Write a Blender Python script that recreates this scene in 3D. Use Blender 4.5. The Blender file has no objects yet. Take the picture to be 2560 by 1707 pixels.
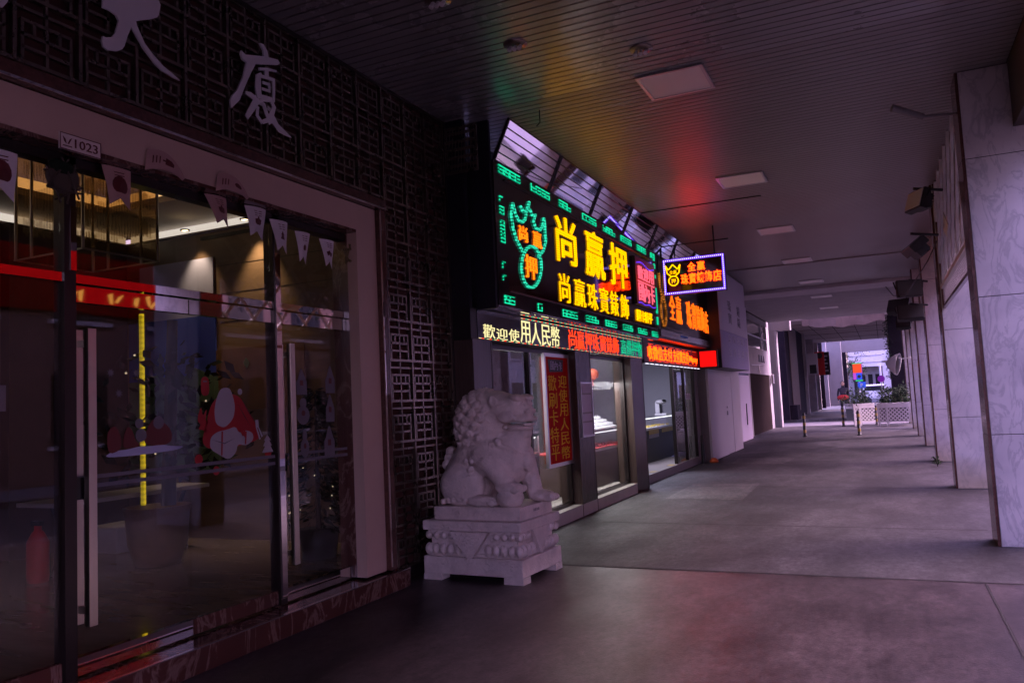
import bpy, bmesh, math, random
import numpy as np
from mathutils import Vector, Matrix
random.seed(7)
R_ = math.radians
S = bpy.context.scene
COL = S.collection

# ------------------------------------------------------------------ camera
cam_d = bpy.data.cameras.new('camera')
cam = bpy.data.objects.new('camera', cam_d)
COL.objects.link(cam)
cam_d.sensor_width = 36.0
cam_d.lens = 28.125
cam_d.clip_start = 0.05
cam_d.clip_end = 2000
RM = [[0.9059, -0.0767, -0.4164], [0.4207, 0.0523, 0.9057], [-0.0477, -0.9957, 0.0797]]
cx = Vector([r[0] for r in RM]); cy = -Vector([r[1] for r in RM]); cz = -Vector([r[2] for r in RM])
M = Matrix((cx, cy, cz)).transposed().to_4x4()
M.translation = (0, 0, 1.5)
cam.matrix_world = M
S.camera = cam
S.view_settings.view_transform = 'Standard'
S.view_settings.look = 'None'
EXPO = 2.93
KE = 2 ** -EXPO            # lamps and signs are given for exposure 0
S.view_settings.exposure = EXPO
S.view_settings.gamma = 1.0
S.cycles.max_bounces = 10
S.cycles.diffuse_bounces = 4
S.cycles.glossy_bounces = 5
S.cycles.transparent_max_bounces = 24
S.cycles.caustics_reflective = False
S.cycles.caustics_refractive = False
S.cycles.sample_clamp_indirect = 4.0

# ------------------------------------------------------------------ sky and sun (dull dusk light from the street)
W = bpy.data.worlds.new('World'); S.world = W; W.use_nodes = True
nt = W.node_tree
bg = nt.nodes['Background']
sky = nt.nodes.new('ShaderNodeTexSky'); sky.sky_type = 'NISHITA'
SUN_EL, SUN_ROT = R_(42), R_(75)
sky.sun_disc = False; sky.sun_elevation = SUN_EL; sky.sun_rotation = SUN_ROT
sky.air_density = 1.0; sky.dust_density = 4.0; sky.ozone_density = 1.0
tint = nt.nodes.new('ShaderNodeMix'); tint.data_type = 'RGBA'; tint.blend_type = 'MULTIPLY'
tint.inputs[0].default_value = 1.0
nt.links.new(sky.outputs[0], tint.inputs[6]); tint.inputs[7].default_value = (0.98, 0.65, 1.12, 1)
nt.links.new(tint.outputs[2], bg.inputs[0]); bg.inputs[1].default_value = 0.15
sl = bpy.data.lights.new('sun', 'SUN'); sl.energy = 0.5; sl.angle = R_(30); sl.color = (1.0, 0.86, 0.95)
sun = bpy.data.objects.new('sun', sl); COL.objects.link(sun)
sd = Vector((math.sin(SUN_ROT) * math.cos(SUN_EL), math.cos(SUN_ROT) * math.cos(SUN_EL), math.sin(SUN_EL)))
sun.rotation_euler = sd.to_track_quat('Z', 'Y').to_euler()
sun.location = (20, 10, 30)

# ------------------------------------------------------------------ materials
MATS = {}
def mat(name, col, rough=0.6, metal=0.0, noise=0.0, nscale=6.0, bump=0.0, bscale=None, col2=None, spec=0.5, stretch=None):
    m = bpy.data.materials.new(name); m.use_nodes = True
    n = m.node_tree; b = n.nodes['Principled BSDF']
    b.inputs['Base Color'].default_value = (*col, 1); b.inputs['Roughness'].default_value = rough
    b.inputs['Metallic'].default_value = metal
    b.inputs['Specular IOR Level'].default_value = spec
    if noise or bump:
        tc = n.nodes.new('ShaderNodeTexCoord'); mp = n.nodes.new('ShaderNodeMapping')
        n.links.new(tc.outputs['Object'], mp.inputs[0])
        if stretch: mp.inputs['Scale'].default_value = stretch
    if noise:
        t = n.nodes.new('ShaderNodeTexNoise'); t.inputs['Scale'].default_value = nscale
        t.inputs['Detail'].default_value = 8; t.inputs['Roughness'].default_value = 0.62
        n.links.new(mp.outputs[0], t.inputs['Vector'])
        r = n.nodes.new('ShaderNodeValToRGB')
        r.color_ramp.elements[0].position = 0.3; r.color_ramp.elements[1].position = 0.72
        c2 = col2 or tuple(max(0, c * (1 - noise)) for c in col)
        r.color_ramp.elements[0].color = (*c2, 1); r.color_ramp.elements[1].color = (*[min(1, c * (1 + (0 if col2 else noise * .5))) for c in col], 1)
        n.links.new(t.outputs['Fac'], r.inputs[0]); n.links.new(r.outputs[0], b.inputs['Base Color'])
        ad = n.nodes.new('ShaderNodeMath'); ad.operation = 'MULTIPLY_ADD'
        ad.inputs[1].default_value = 0.25; ad.inputs[2].default_value = rough - 0.12
        n.links.new(t.outputs['Fac'], ad.inputs[0]); n.links.new(ad.outputs[0], b.inputs['Roughness'])
    if bump:
        t2 = n.nodes.new('ShaderNodeTexNoise'); t2.inputs['Scale'].default_value = bscale or nscale * 5
        t2.inputs['Detail'].default_value = 6
        n.links.new(mp.outputs[0], t2.inputs['Vector'])
        bm_ = n.nodes.new('ShaderNodeBump'); bm_.inputs['Strength'].default_value = bump; bm_.inputs['Distance'].default_value = 0.02
        n.links.new(t2.outputs['Fac'], bm_.inputs['Height']); n.links.new(bm_.outputs[0], b.inputs['Normal'])
    MATS[name] = m
    return m

def floor_mat(name, col, rough, dark, light):
    m = mat(name, col, rough); n = m.node_tree; b = n.nodes['Principled BSDF']
    tc = n.nodes.new('ShaderNodeTexCoord')
    def nz(scale, detail, stretch=(1, 1, 1), rgh=.6, dist=0.0):
        mp = n.nodes.new('ShaderNodeMapping'); mp.inputs['Scale'].default_value = stretch
        n.links.new(tc.outputs['Object'], mp.inputs[0])
        t = n.nodes.new('ShaderNodeTexNoise'); t.inputs['Scale'].default_value = scale; t.inputs['Detail'].default_value = detail; t.inputs['Roughness'].default_value = rgh; t.inputs['Distortion'].default_value = dist
        n.links.new(mp.outputs[0], t.inputs['Vector']); return t.outputs['Fac']
    def ramp(src, p0, c0, p1, c1):
        r = n.nodes.new('ShaderNodeValToRGB'); r.color_ramp.elements[0].position = p0; r.color_ramp.elements[1].position = p1
        r.color_ramp.elements[0].color = (c0, c0, c0, 1); r.color_ramp.elements[1].color = (c1, c1, c1, 1); n.links.new(src, r.inputs[0]); return r.outputs[0]
    def mul(a, c):
        x = n.nodes.new('ShaderNodeMix'); x.data_type = 'RGBA'; x.blend_type = 'MULTIPLY'; x.inputs[0].default_value = 1
        n.links.new(a, x.inputs[6]); n.links.new(c, x.inputs[7]); return x.outputs[2]
    base = n.nodes.new('ShaderNodeRGB'); base.outputs[0].default_value = (*col, 1)
    stains = ramp(nz(.8, 10, (1.1, .5, 1), .66, .5), .36, dark, .62, light)
    wear = ramp(nz(3.6, 10, (1.1, .5, 1), .72, .4), .34, .62, .66, 1.35)
    grit = ramp(nz(18, 8, (1, .6, 1), .85), .36, .42, .64, 1.6)
    spots = ramp(nz(7, 2, (1, .5, 1)), .70, 1.0, .745, .45)
    c = mul(mul(mul(mul(base.outputs[0], stains), wear), grit), spots)
    n.links.new(c, b.inputs['Base Color'])
    rr_ = n.nodes.new('ShaderNodeMapRange'); rr_.inputs['To Min'].default_value = rough - .10; rr_.inputs['To Max'].default_value = rough + .22
    n.links.new(nz(1.7, 8, (1, .6, 1)), rr_.inputs[0]); n.links.new(rr_.outputs[0], b.inputs['Roughness'])
    bp = n.nodes.new('ShaderNodeBump'); bp.inputs['Strength'].default_value = .22; bp.inputs['Distance'].default_value = .01
    n.links.new(nz(70, 5), bp.inputs['Height']); n.links.new(bp.outputs[0], b.inputs['Normal'])
    return m

def emit(name, col, strength=1.0, dots=None):
    strength *= KE
    m = bpy.data.materials.new(name); m.use_nodes = True
    n = m.node_tree; n.nodes.remove(n.nodes['Principled BSDF'])
    e = n.nodes.new('ShaderNodeEmission'); e.inputs[0].default_value = (*col, 1); e.inputs[1].default_value = strength
    n.links.new(e.outputs[0], n.nodes['Material Output'].inputs[0])
    if dots:                                   # rows of separate diodes
        per, low = dots
        tc = n.nodes.new('ShaderNodeTexCoord')
        sc = n.nodes.new('ShaderNodeVectorMath'); sc.operation = 'SCALE'; sc.inputs['Scale'].default_value = 2 * math.pi / per
        n.links.new(tc.outputs['Object'], sc.inputs[0])
        sp = n.nodes.new('ShaderNodeSeparateXYZ'); n.links.new(sc.outputs[0], sp.inputs[0])
        outs = []
        for k in (1, 2):
            c = n.nodes.new('ShaderNodeMath'); c.operation = 'COSINE'; n.links.new(sp.outputs[k], c.inputs[0]); outs.append(c)
        a = n.nodes.new('ShaderNodeMath'); a.operation = 'ADD'
        n.links.new(outs[0].outputs[0], a.inputs[0]); n.links.new(outs[1].outputs[0], a.inputs[1])
        mr = n.nodes.new('ShaderNodeMapRange'); mr.inputs['From Min'].default_value = -0.6; mr.inputs['From Max'].default_value = 0.6
        mr.inputs['To Min'].default_value = low * strength; mr.inputs['To Max'].default_value = strength * 1.25
        n.links.new(a.outputs[0], mr.inputs[0]); n.links.new(mr.outputs[0], e.inputs[1])
    MATS[name] = m
    return m

def glass(name, tint_c=(1, 1, 1), refl=0.035, rough=0.0):
    m = bpy.data.materials.new(name); m.use_nodes = True
    n = m.node_tree; n.nodes.remove(n.nodes['Principled BSDF'])
    t = n.nodes.new('ShaderNodeBsdfTransparent'); t.inputs[0].default_value = (*tint_c, 1)
    g = n.nodes.new('ShaderNodeBsdfGlossy'); g.inputs['Roughness'].default_value = rough
    lw = n.nodes.new('ShaderNodeLayerWeight'); lw.inputs[0].default_value = 0.5
    pw = n.nodes.new('ShaderNodeMath'); pw.operation = 'POWER'; pw.inputs[1].default_value = 4.5; n.links.new(lw.outputs['Facing'], pw.inputs[0])
    f = n.nodes.new('ShaderNodeMath'); f.operation = 'MULTIPLY_ADD'; f.inputs[1].default_value = 0.7; f.inputs[2].default_value = refl; n.links.new(pw.outputs[0], f.inputs[0])
    mx = n.nodes.new('ShaderNodeMixShader'); n.links.new(t.outputs[0], mx.inputs[1]); n.links.new(g.outputs[0], mx.inputs[2])
    n.links.new(f.outputs[0], mx.inputs[0])
    n.links.new(mx.outputs[0], n.nodes['Material Output'].inputs[0])
    MATS[name] = m
    return m

def marble(name, base, vein, scale=1.2, rough=0.25, sharp=0.10, foot=None):
    m = bpy.data.materials.new(name); m.use_nodes = True
    n = m.node_tree; b = n.nodes['Principled BSDF']; b.inputs['Roughness'].default_value = rough
    tc = n.nodes.new('ShaderNodeTexCoord')
    oi = n.nodes.new('ShaderNodeObjectInfo')
    off = n.nodes.new('ShaderNodeVectorMath'); off.operation = 'ADD'
    n.links.new(tc.outputs['Object'], off.inputs[0])
    sc = n.nodes.new('ShaderNodeVectorMath'); sc.operation = 'SCALE'
    cb = n.nodes.new('ShaderNodeCombineXYZ')
    for k in range(3): n.links.new(oi.outputs['Random'], cb.inputs[k])
    n.links.new(cb.outputs[0], sc.inputs[0]); sc.inputs['Scale'].default_value = 37
    n.links.new(sc.outputs[0], off.inputs[1])
    w = n.nodes.new('ShaderNodeTexNoise'); w.inputs['Scale'].default_value = scale; w.inputs['Detail'].default_value = 9
    w.inputs['Roughness'].default_value = 0.6; w.inputs['Distortion'].default_value = 1.2
    mp = n.nodes.new('ShaderNodeMapping'); mp.inputs['Rotation'].default_value = (0.5, 0.7, 0.4); mp.inputs['Scale'].default_value = (1.6, 1.6, 0.7)
    n.links.new(off.outputs[0], mp.inputs[0]); n.links.new(mp.outputs[0], w.inputs['Vector'])
    s1 = n.nodes.new('ShaderNodeMath'); s1.operation = 'SUBTRACT'; s1.inputs[1].default_value = 0.5; n.links.new(w.outputs['Fac'], s1.inputs[0])
    ab = n.nodes.new('ShaderNodeMath'); ab.operation = 'ABSOLUTE'; n.links.new(s1.outputs[0], ab.inputs[0])
    r = n.nodes.new('ShaderNodeValToRGB')
    r.color_ramp.elements[0].position = 0.0; r.color_ramp.elements[0].color = (*vein, 1)
    r.color_ramp.elements[1].position = sharp; r.color_ramp.elements[1].color = (*base, 1)
    n.links.new(ab.outputs[0], r.inputs[0])
    # broad cloudiness
    w2 = n.nodes.new('ShaderNodeTexNoise'); w2.inputs['Scale'].default_value = 2.3; w2.inputs['Detail'].default_value = 5
    n.links.new(off.outputs[0], w2.inputs['Vector'])
    mx = n.nodes.new('ShaderNodeMix'); mx.data_type = 'RGBA'; mx.blend_type = 'MULTIPLY'; mx.inputs[0].default_value = 0.6
    r2 = n.nodes.new('ShaderNodeValToRGB'); r2.color_ramp.elements[0].position = 0.35; r2.color_ramp.elements[0].color = (0.62, 0.62, 0.66, 1)
    r2.color_ramp.elements[1].position = 0.65
    n.links.new(w2.outputs['Fac'], r2.inputs[0]); n.links.new(r.outputs[0], mx.inputs[6]); n.links.new(r2.outputs[0], mx.inputs[7])
    last = mx.outputs[2]
    if foot:                                   # yellowed damp stain with a ragged upper edge
        sp = n.nodes.new('ShaderNodeSeparateXYZ'); n.links.new(tc.outputs['Object'], sp.inputs[0])
        a = n.nodes.new('ShaderNodeMath'); a.operation = 'MULTIPLY_ADD'; a.inputs[1].default_value = 0.5
        n.links.new(w2.outputs['Fac'], a.inputs[0]); n.links.new(sp.outputs[2], a.inputs[2])
        mr = n.nodes.new('ShaderNodeMapRange'); mr.inputs['From Min'].default_value = 0.25; mr.inputs['From Max'].default_value = 0.75
        mr.inputs['To Min'].default_value = 1; mr.inputs['To Max'].default_value = 0
        n.links.new(a.outputs[0], mr.inputs[0])
        m3 = n.nodes.new('ShaderNodeMix'); m3.data_type = 'RGBA'; m3.blend_type = 'MULTIPLY'
        n.links.new(mr.outputs[0], m3.inputs[0]); n.links.new(last, m3.inputs[6]); m3.inputs[7].default_value = (*foot, 1)
        last = m3.outputs[2]
    n.links.new(last, b.inputs['Base Color'])
    MATS[name] = m
    return m

# surfaces
mat('plaster_warm', (0.30, 0.19, 0.15), 0.8, noise=0.2, nscale=1)
floor_mat('paving', (0.050, 0.0475, 0.050), 0.60, .50, 1.35)
floor_mat('paving_near', (0.053, 0.043, 0.044), 0.36, .55, 1.3)
floor_mat('patch', (0.092, 0.087, 0.088), 0.6, .7, 1.2)
mat('kerb', (0.20, 0.19, 0.20), 0.7, noise=0.25, nscale=4)
mat('joint', (0.022, 0.020, 0.02), 0.9)
mat('asphalt', (0.055, 0.055, 0.055), 0.85, noise=0.25, nscale=8)
mat('slat', (0.25, 0.235, 0.23), 0.36, 0.2, noise=0.05, nscale=0.7)
mat('slat_near', (0.29, 0.28, 0.285), 0.27, 0.3, noise=0.04, nscale=0.7)
mat('groove', (0.015, 0.015, 0.015), 0.9)
mat('panel_white', (0.78, 0.76, 0.74), 0.45, noise=0.06, nscale=3)
mat('diffuser', (0.82, 0.80, 0.78), 0.35)
mat('bronze', (0.25, 0.20, 0.165), 0.28, 0.85, noise=0.2, nscale=5)
mat('recess', (0.085, 0.035, 0.030), 0.8, spec=0.1)
mat('granite_brown', (0.11, 0.045, 0.035), 0.18, noise=0.45, nscale=30)
mat('cream', (0.60, 0.43, 0.36), 0.5, noise=0.08, nscale=2.5)
mat('black_clad', (0.010, 0.010, 0.018), 0.4, noise=0.2, nscale=3)
mat('black', (0.008, 0.008, 0.009), 0.45)
mat('dark_frame', (0.03, 0.022, 0.02), 0.3, 0.4)
mat('rubber', (0.02, 0.02, 0.02), 0.7)
mat('chrome', (0.70, 0.64, 0.62), 0.025, 1.0)
mat('steel', (0.5, 0.48, 0.46), 0.22, 1.0, noise=0.1, nscale=3, stretch=(8, 8, 0.5))
mat('brushed', (0.55, 0.5, 0.42), 0.3, 1.0)
mat('brown_steel', (0.075, 0.05, 0.043), 0.2, 0.0, spec=0.25, noise=0.3, nscale=9, stretch=(6, 6, 0.4), bump=0.12, bscale=5)
mat('mirror', (0.74, 0.72, 0.74), 0.03, 1.0)
mat('acrylic', (0.030, 0.008, 0.010), 0.06)
mat('acrylic_dark', (0.012, 0.010, 0.012), 0.12)
mat('letter_white', (0.80, 0.78, 0.80), 0.5, noise=0.04, nscale=6)
mat('plaque', (0.72, 0.62, 0.60), 0.4)
mat('maroon', (0.10, 0.01, 0.012), 0.5)
mat('stone_lion', (0.78, 0.68, 0.63), 0.62, noise=0.22, nscale=9, bump=0.6, bscale=45)
mat('stone_base', (0.76, 0.67, 0.63), 0.62, noise=0.2, nscale=8, bump=0.6, bscale=50)
mat('lobby_floor', (0.22, 0.17, 0.12), 0.2, noise=0.3, nscale=1.5, stretch=(1, 4, 1))
mat('lobby_stone', (0.30, 0.22, 0.15), 0.35, noise=0.35, nscale=2, stretch=(0.6, 0.6, 7))
mat('lobby_brown', (0.20, 0.13, 0.08), 0.4, noise=0.25, nscale=2, stretch=(0.5, 0.5, 5))
mat('lobby_ceiling', (0.62, 0.56, 0.5), 0.7)
mat('wood', (0.16, 0.08, 0.035), 0.5, noise=0.3, nscale=4)
mat('backdrop_blue', (0.04, 0.08, 0.45), 0.5)
mat('mural_pale', (0.40, 0.42, 0.62), 0.5)
mat('backdrop_green', (0.10, 0.18, 0.10), 0.6, noise=0.3, nscale=6)
mat('red_cloth', (0.45, 0.012, 0.012), 0.6, noise=0.15, nscale=8)
mat('red_paint', (0.60, 0.015, 0.012), 0.45)
mat('banner_red', (0.30, 0.003, 0.003), 0.9, spec=0.0)
mat('card_red', (0.62, 0.012, 0.010), 0.7, spec=0.1)
mat('banner_yellow', (0.95, 0.60, 0.05), 0.7, spec=0.1)
mat('banner_blue', (0.05, 0.20, 0.75), 0.5)
mat('sticker_white', (0.38, 0.36, 0.40), 0.6)
mat('sticker_red', (0.34, 0.010, 0.016), 0.6)
mat('sticker_grey', (0.14, 0.13, 0.16), 0.6)
mat('pennant', (0.74, 0.70, 0.74), 0.7, noise=0.06, nscale=12)
mat('pennant_pink', (0.48, 0.30, 0.28), 0.7, noise=0.1, nscale=12)
mat('wicker', (0.20, 0.15, 0.07), 0.7)
mat('wicker_dark', (0.05, 0.035, 0.025), 0.7)
mat('leaf', (0.014, 0.028, 0.014), 0.85, spec=0.15, noise=0.4, nscale=3)
mat('leaf2', (0.026, 0.046, 0.02), 0.85, spec=0.15, noise=0.4, nscale=3)
mat('leaf_dark', (0.009, 0.016, 0.010), 0.85, spec=0.15)
mat('bark', (0.06, 0.045, 0.035), 0.9, noise=0.3, nscale=12)
mat('soil', (0.03, 0.022, 0.016), 0.95)
mat('white_paint', (0.74, 0.72, 0.74), 0.5, noise=0.05, nscale=6)
mat('board_white', (0.66, 0.63, 0.66), 0.55, noise=0.05, nscale=2)
mat('board_grey', (0.25, 0.23, 0.23), 0.6, noise=0.1, nscale=3)
mat('lavender_sheet', (0.66, 0.60, 0.74), 0.5, noise=0.06, nscale=2)
mat('lavender_dark', (0.42, 0.36, 0.62), 0.5, noise=0.08, nscale=2)
mat('lettering_grey', (0.20, 0.18, 0.24), 0.5)
mat('lettering_pale', (0.55, 0.50, 0.66), 0.5)
mat('lettering_black', (0.03, 0.03, 0.035), 0.5)
mat('plaster_grey', (0.34, 0.32, 0.34), 0.8, noise=0.2, nscale=2.5)
mat('plaster_pale', (0.60, 0.57, 0.60), 0.8, noise=0.15, nscale=2)
mat('plaster_white', (0.78, 0.76, 0.78), 0.8, noise=0.1, nscale=2)
mat('dark_stone', (0.018, 0.015, 0.022), 0.9, spec=0.05, noise=0.3, nscale=4)
mat('dark_brown_panel', (0.07, 0.045, 0.035), 0.6, spec=0.2, noise=0.2, nscale=3)
mat('shutter', (0.030, 0.022, 0.021), 0.95, spec=0.03, noise=0.2, nscale=3)
mat('window_dark', (0.02, 0.022, 0.025), 0.08)
mat('canvas', (0.30, 0.24, 0.25), 0.8, noise=0.25, nscale=2)
mat('soffit', (0.46, 0.40, 0.40), 0.8, noise=0.2, nscale=1.5)
mat('skin', (0.42, 0.27, 0.2), 0.6)
mat('hair', (0.012, 0.010, 0.010), 0.5)
mat('jacket', (0.02, 0.018, 0.03), 0.8)
mat('trousers', (0.03, 0.03, 0.055), 0.8)
mat('yellow_paint', (0.36, 0.25, 0.06), 0.5, noise=0.2, nscale=20)
mat('no_parking', (0.25, 0.02, 0.30), 0.4)
mat('parking_blue', (0.02, 0.12, 0.55), 0.4)
mat('lantern', (0.65, 0.12, 0.03), 0.5)
mat('flood_body', (0.02, 0.02, 0.022), 0.45, 0.3)
mat('flood_lens', (0.50, 0.49, 0.53), 0.5)
mat('flood_lens_dark', (0.07, 0.07, 0.075), 0.2)
mat('beam', (0.07, 0.045, 0.04), 0.6, noise=0.2, nscale=2)
mat('trellis_bar', (0.50, 0.48, 0.50), 0.5, noise=0.2, nscale=6)
mat('mirror_dome', (0.06, 0.05, 0.05), 0.3)
mat('alu', (0.62, 0.60, 0.62), 0.28, 0.9)
mat('gold_label', (0.5, 0.36, 0.06), 0.45)
mat('case_white', (0.72, 0.74, 0.76), 0.4)
mat('appliance', (0.62, 0.60, 0.62), 0.35)
mat('shop_wall', (0.42, 0.41, 0.45), 0.6, noise=0.06, nscale=2)
mat('shop_dark', (0.05, 0.055, 0.055), 0.3)
mat('step_stone', (0.50, 0.45, 0.40), 0.4, noise=0.15, nscale=4)
mat('step_dark', (0.20, 0.17, 0.16), 0.5, noise=0.2, nscale=5)
marble('marble_white', (0.75, 0.715, 0.70), (0.56, 0.54, 0.54), 3.2, 0.3, 0.05)
marble('marble_foot', (0.78, 0.735, 0.72), (0.66, 0.63, 0.62), 2.6, 0.28, 0.045, foot=(0.9, 0.80, 0.58))
marble('marble_red', (0.11, 0.042, 0.032), (0.26, 0.16, 0.13), 2.4, 0.14, 0.035)
glass('glass'); glass('crystal', (0.80, 0.74, 0.64), .16, .08); glass('crystal_pane', (0.84, 0.78, 0.68), .05); glass('glass_dark', (0.55, 0.52, 0.5)); glass('glass_tint', (0.82, 0.80, 0.80))
# lights
emit('led_yellow', (1.0, 0.42, 0.0), 2.0, dots=(0.028, 0.55))
emit('led_orange', (1.0, 0.16, 0.004), 2.4, dots=(0.028, 0.5))
emit('led_red', (1.0, 0.045, 0.010), 2.2)
emit('led_fire', (1.0, 0.028, 0.001), 14.0)
emit('led_green', (0.01, 0.86, 0.42), 1.0, dots=(0.034, 0.15))
emit('led_teal', (0.03, 0.80, 0.48), 1.0, dots=(0.034, 0.2))
emit('led_amber_dim', (0.55, 0.16, 0.02), 0.9, dots=(0.04, 0.05))
emit('led_cream', (1.0, 0.88, 0.42), 1.15)
emit('led_pink', (1.0, 0.10, 0.16), 1.6)
emit('led_violet', (0.16, 0.04, 1.0), 1.5)
emit('led_white', (0.85, 0.82, 1.0), 2.2)
emit('led_red_panel', (1.0, 0.004, 0.004), 1.5)
emit('cove_white', (1.0, 0.88, 0.76), .75)
emit('cove_warm', (1.0, 0.58, 0.24), 1.1)
emit('lamp_warm', (1.0, 0.72, 0.40), 6.0)
emit('lamp_cool', (0.85, 0.88, 1.0), 6.0)
emit('lamp_strip', (0.92, 0.95, 1.0), 2.5)
emit('tube_yellow', (0.9, 0.62, 0.02), 0.5, dots=(0.05, 0.45))
emit('fairy', (1.0, 0.78, 0.5), .5)
emit('led_ember', (1.0, 0.11, 0.004), 2.3)
emit('screen_red', (1.0, 0.08, 0.03), 1.2); emit('screen_green', (0.05, 0.8, 0.35), 0.9); emit('screen_violet', (0.6, 0.1, 0.8), 0.9)

# ------------------------------------------------------------------ mesh helper
class MB:
    def __init__(s): s.v = []; s.f = []; s.mi = []; s.smooth = []
    def add(s, verts, faces, mi=0, smooth=False):
        o = len(s.v); s.v += [tuple(map(float, p)) for p in verts]
        for f in faces:
            s.f.append([o + i for i in f]); s.mi.append(mi); s.smooth.append(smooth)
        return s
    def box(s, x0, x1, y0, y1, z0, z1, mi=0, bev=0.0):
        if x0 > x1: x0, x1 = x1, x0
        if y0 > y1: y0, y1 = y1, y0
        if z0 > z1: z0, z1 = z1, z0
        if bev <= 0 or min(x1 - x0, y1 - y0, z1 - z0) < 2.2 * bev:
            v = [(x, y, z) for z in (z0, z1) for y in (y0, y1) for x in (x0, x1)]
            return s.add(v, [(0, 2, 3, 1), (4, 5, 7, 6), (0, 1, 5, 4), (2, 6, 7, 3), (0, 4, 6, 2), (1, 3, 7, 5)], mi)
        bm = bmesh.new(); bmesh.ops.create_cube(bm, size=1.0)
        for v in bm.verts:
            v.co = ((x0 + x1) / 2 + v.co.x * (x1 - x0), (y0 + y1) / 2 + v.co.y * (y1 - y0), (z0 + z1) / 2 + v.co.z * (z1 - z0))
        bmesh.ops.bevel(bm, geom=bm.edges[:], offset=bev, segments=2, affect='EDGES', profile=0.6)
        bm.verts.ensure_lookup_table()
        s.add([v.co[:] for v in bm.verts], [[v.index for v in f.verts] for f in bm.faces], mi)
        bm.free(); return s
    def tube(s, p0, p1, r0, r1=None, n=10, mi=0, caps=True, smooth=True):
        r1 = r0 if r1 is None else r1
        a = Vector(p0); b = Vector(p1); d = (b - a)
        if d.length < 1e-9: return s
        q = d.to_track_quat('Z', 'Y'); vs = []
        for c, r in ((a, r0), (b, r1)):
            for i in range(n):
                t = 2 * math.pi * i / n
                vs.append((c + q @ Vector((r * math.cos(t), r * math.sin(t), 0)))[:])
        s.add(vs, [(i, (i + 1) % n, n + (i + 1) % n, n + i) for i in range(n)], mi, smooth)
        if caps:
            s.add(vs[:n], [list(range(n))[::-1]], mi); s.add(vs[n:], [list(range(n))], mi)
        return s
    def path(s, pts, r, n=6, mi=0):
        for a, b in zip(pts, pts[1:]): s.tube(a, b, r, r, n, mi)
        return s
    def bar(s, p0, p1, w, h, up=(0, 0, 1), mi=0):
        a = Vector(p0); b = Vector(p1); d = (b - a).normalized(); u = Vector(up); u = (u - d * u.dot(d)).normalized(); c = d.cross(u)
        vs = [(q + c * sx * w / 2 + u * sz * h / 2)[:] for q in (a, b) for sx, sz in ((-1, -1), (1, -1), (1, 1), (-1, 1))]
        return s.add(vs, [(3, 2, 1, 0), (4, 5, 6, 7), (0, 1, 5, 4), (1, 2, 6, 5), (2, 3, 7, 6), (3, 0, 4, 7)], mi)
    def lathe(s, prof, c=(0, 0, 0), n=20, mi=0, smooth=True):
        vs = []; k = len(prof)
        for i in range(n):
            t = 2 * math.pi * i / n
            for r, z in prof: vs.append((c[0] + r * math.cos(t), c[1] + r * math.sin(t), c[2] + z))
        fs = [(i * k + j, ((i + 1) % n) * k + j, ((i + 1) % n) * k + j + 1, i * k + j + 1) for i in range(n) for j in range(k - 1)]
        return s.add(vs, fs, mi, smooth)
    def ell(s, c, r, n=14, m=9, mi=0, rot=None):
        vs = []
        for j in range(m + 1):
            p = math.pi * j / m
            for i in range(n):
                t = 2 * math.pi * i / n
                q = Vector((r[0] * math.sin(p) * math.cos(t), r[1] * math.sin(p) * math.sin(t), r[2] * math.cos(p)))
                if rot: q = rot @ q
                vs.append((q.x + c[0], q.y + c[1], q.z + c[2]))
        fs = [(j * n + i, (j + 1) * n + i, (j + 1) * n + (i + 1) % n, j * n + (i + 1) % n) for j in range(m) for i in range(n)]
        return s.add(vs, fs, mi, True)
    def poly(s, pts2, face, x, d, mi=0):
        """closed outline extruded; face 'x': pts are (y, z) on plane x, rising to x + d; face 'y': pts (x, z) on plane y towards y - d"""
        from mathutils.geometry import tessellate_polygon
        t = tessellate_polygon([[Vector((a, b, 0)) for a, b in pts2]])
        n = len(pts2)
        def P(a, b, k):
            return (x + k * d, a, b) if face == 'x' else (a, x - k * d, b) if face == 'y' else (a, b, x + k * d)
        vs = [P(a, b, 0) for a, b in pts2] + [P(a, b, 1) for a, b in pts2]
        fs = [tuple(q) for q in t] + [tuple(n + i for i in q) for q in t] + [(i, (i + 1) % n, n + (i + 1) % n, n + i) for i in range(n)]
        return s.add(vs, fs, mi)
    def build(s, name, mats, parent=None, local=False, fix=True):
        if isinstance(mats, str): mats = [mats]
        me = bpy.data.meshes.new(name)
        off = Vector((0, 0, 0))
        if parent is not None and not local:
            p = parent
            while p is not None: off += p.location; p = p.parent
        me.from_pydata([(a - off.x, b - off.y, c - off.z) for a, b, c in s.v], [], s.f)
        for m in mats: me.materials.append(MATS[m])
        me.polygons.foreach_set('material_index', s.mi)
        me.polygons.foreach_set('use_smooth', s.smooth)
        me.update()
        if fix:
            bm = bmesh.new(); bm.from_mesh(me)
            bmesh.ops.recalc_face_normals(bm, faces=bm.faces[:]); bm.to_mesh(me); bm.free()
        o = bpy.data.objects.new(name, me); COL.objects.link(o)
        if parent is not None: o.parent = parent
        return o

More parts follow.
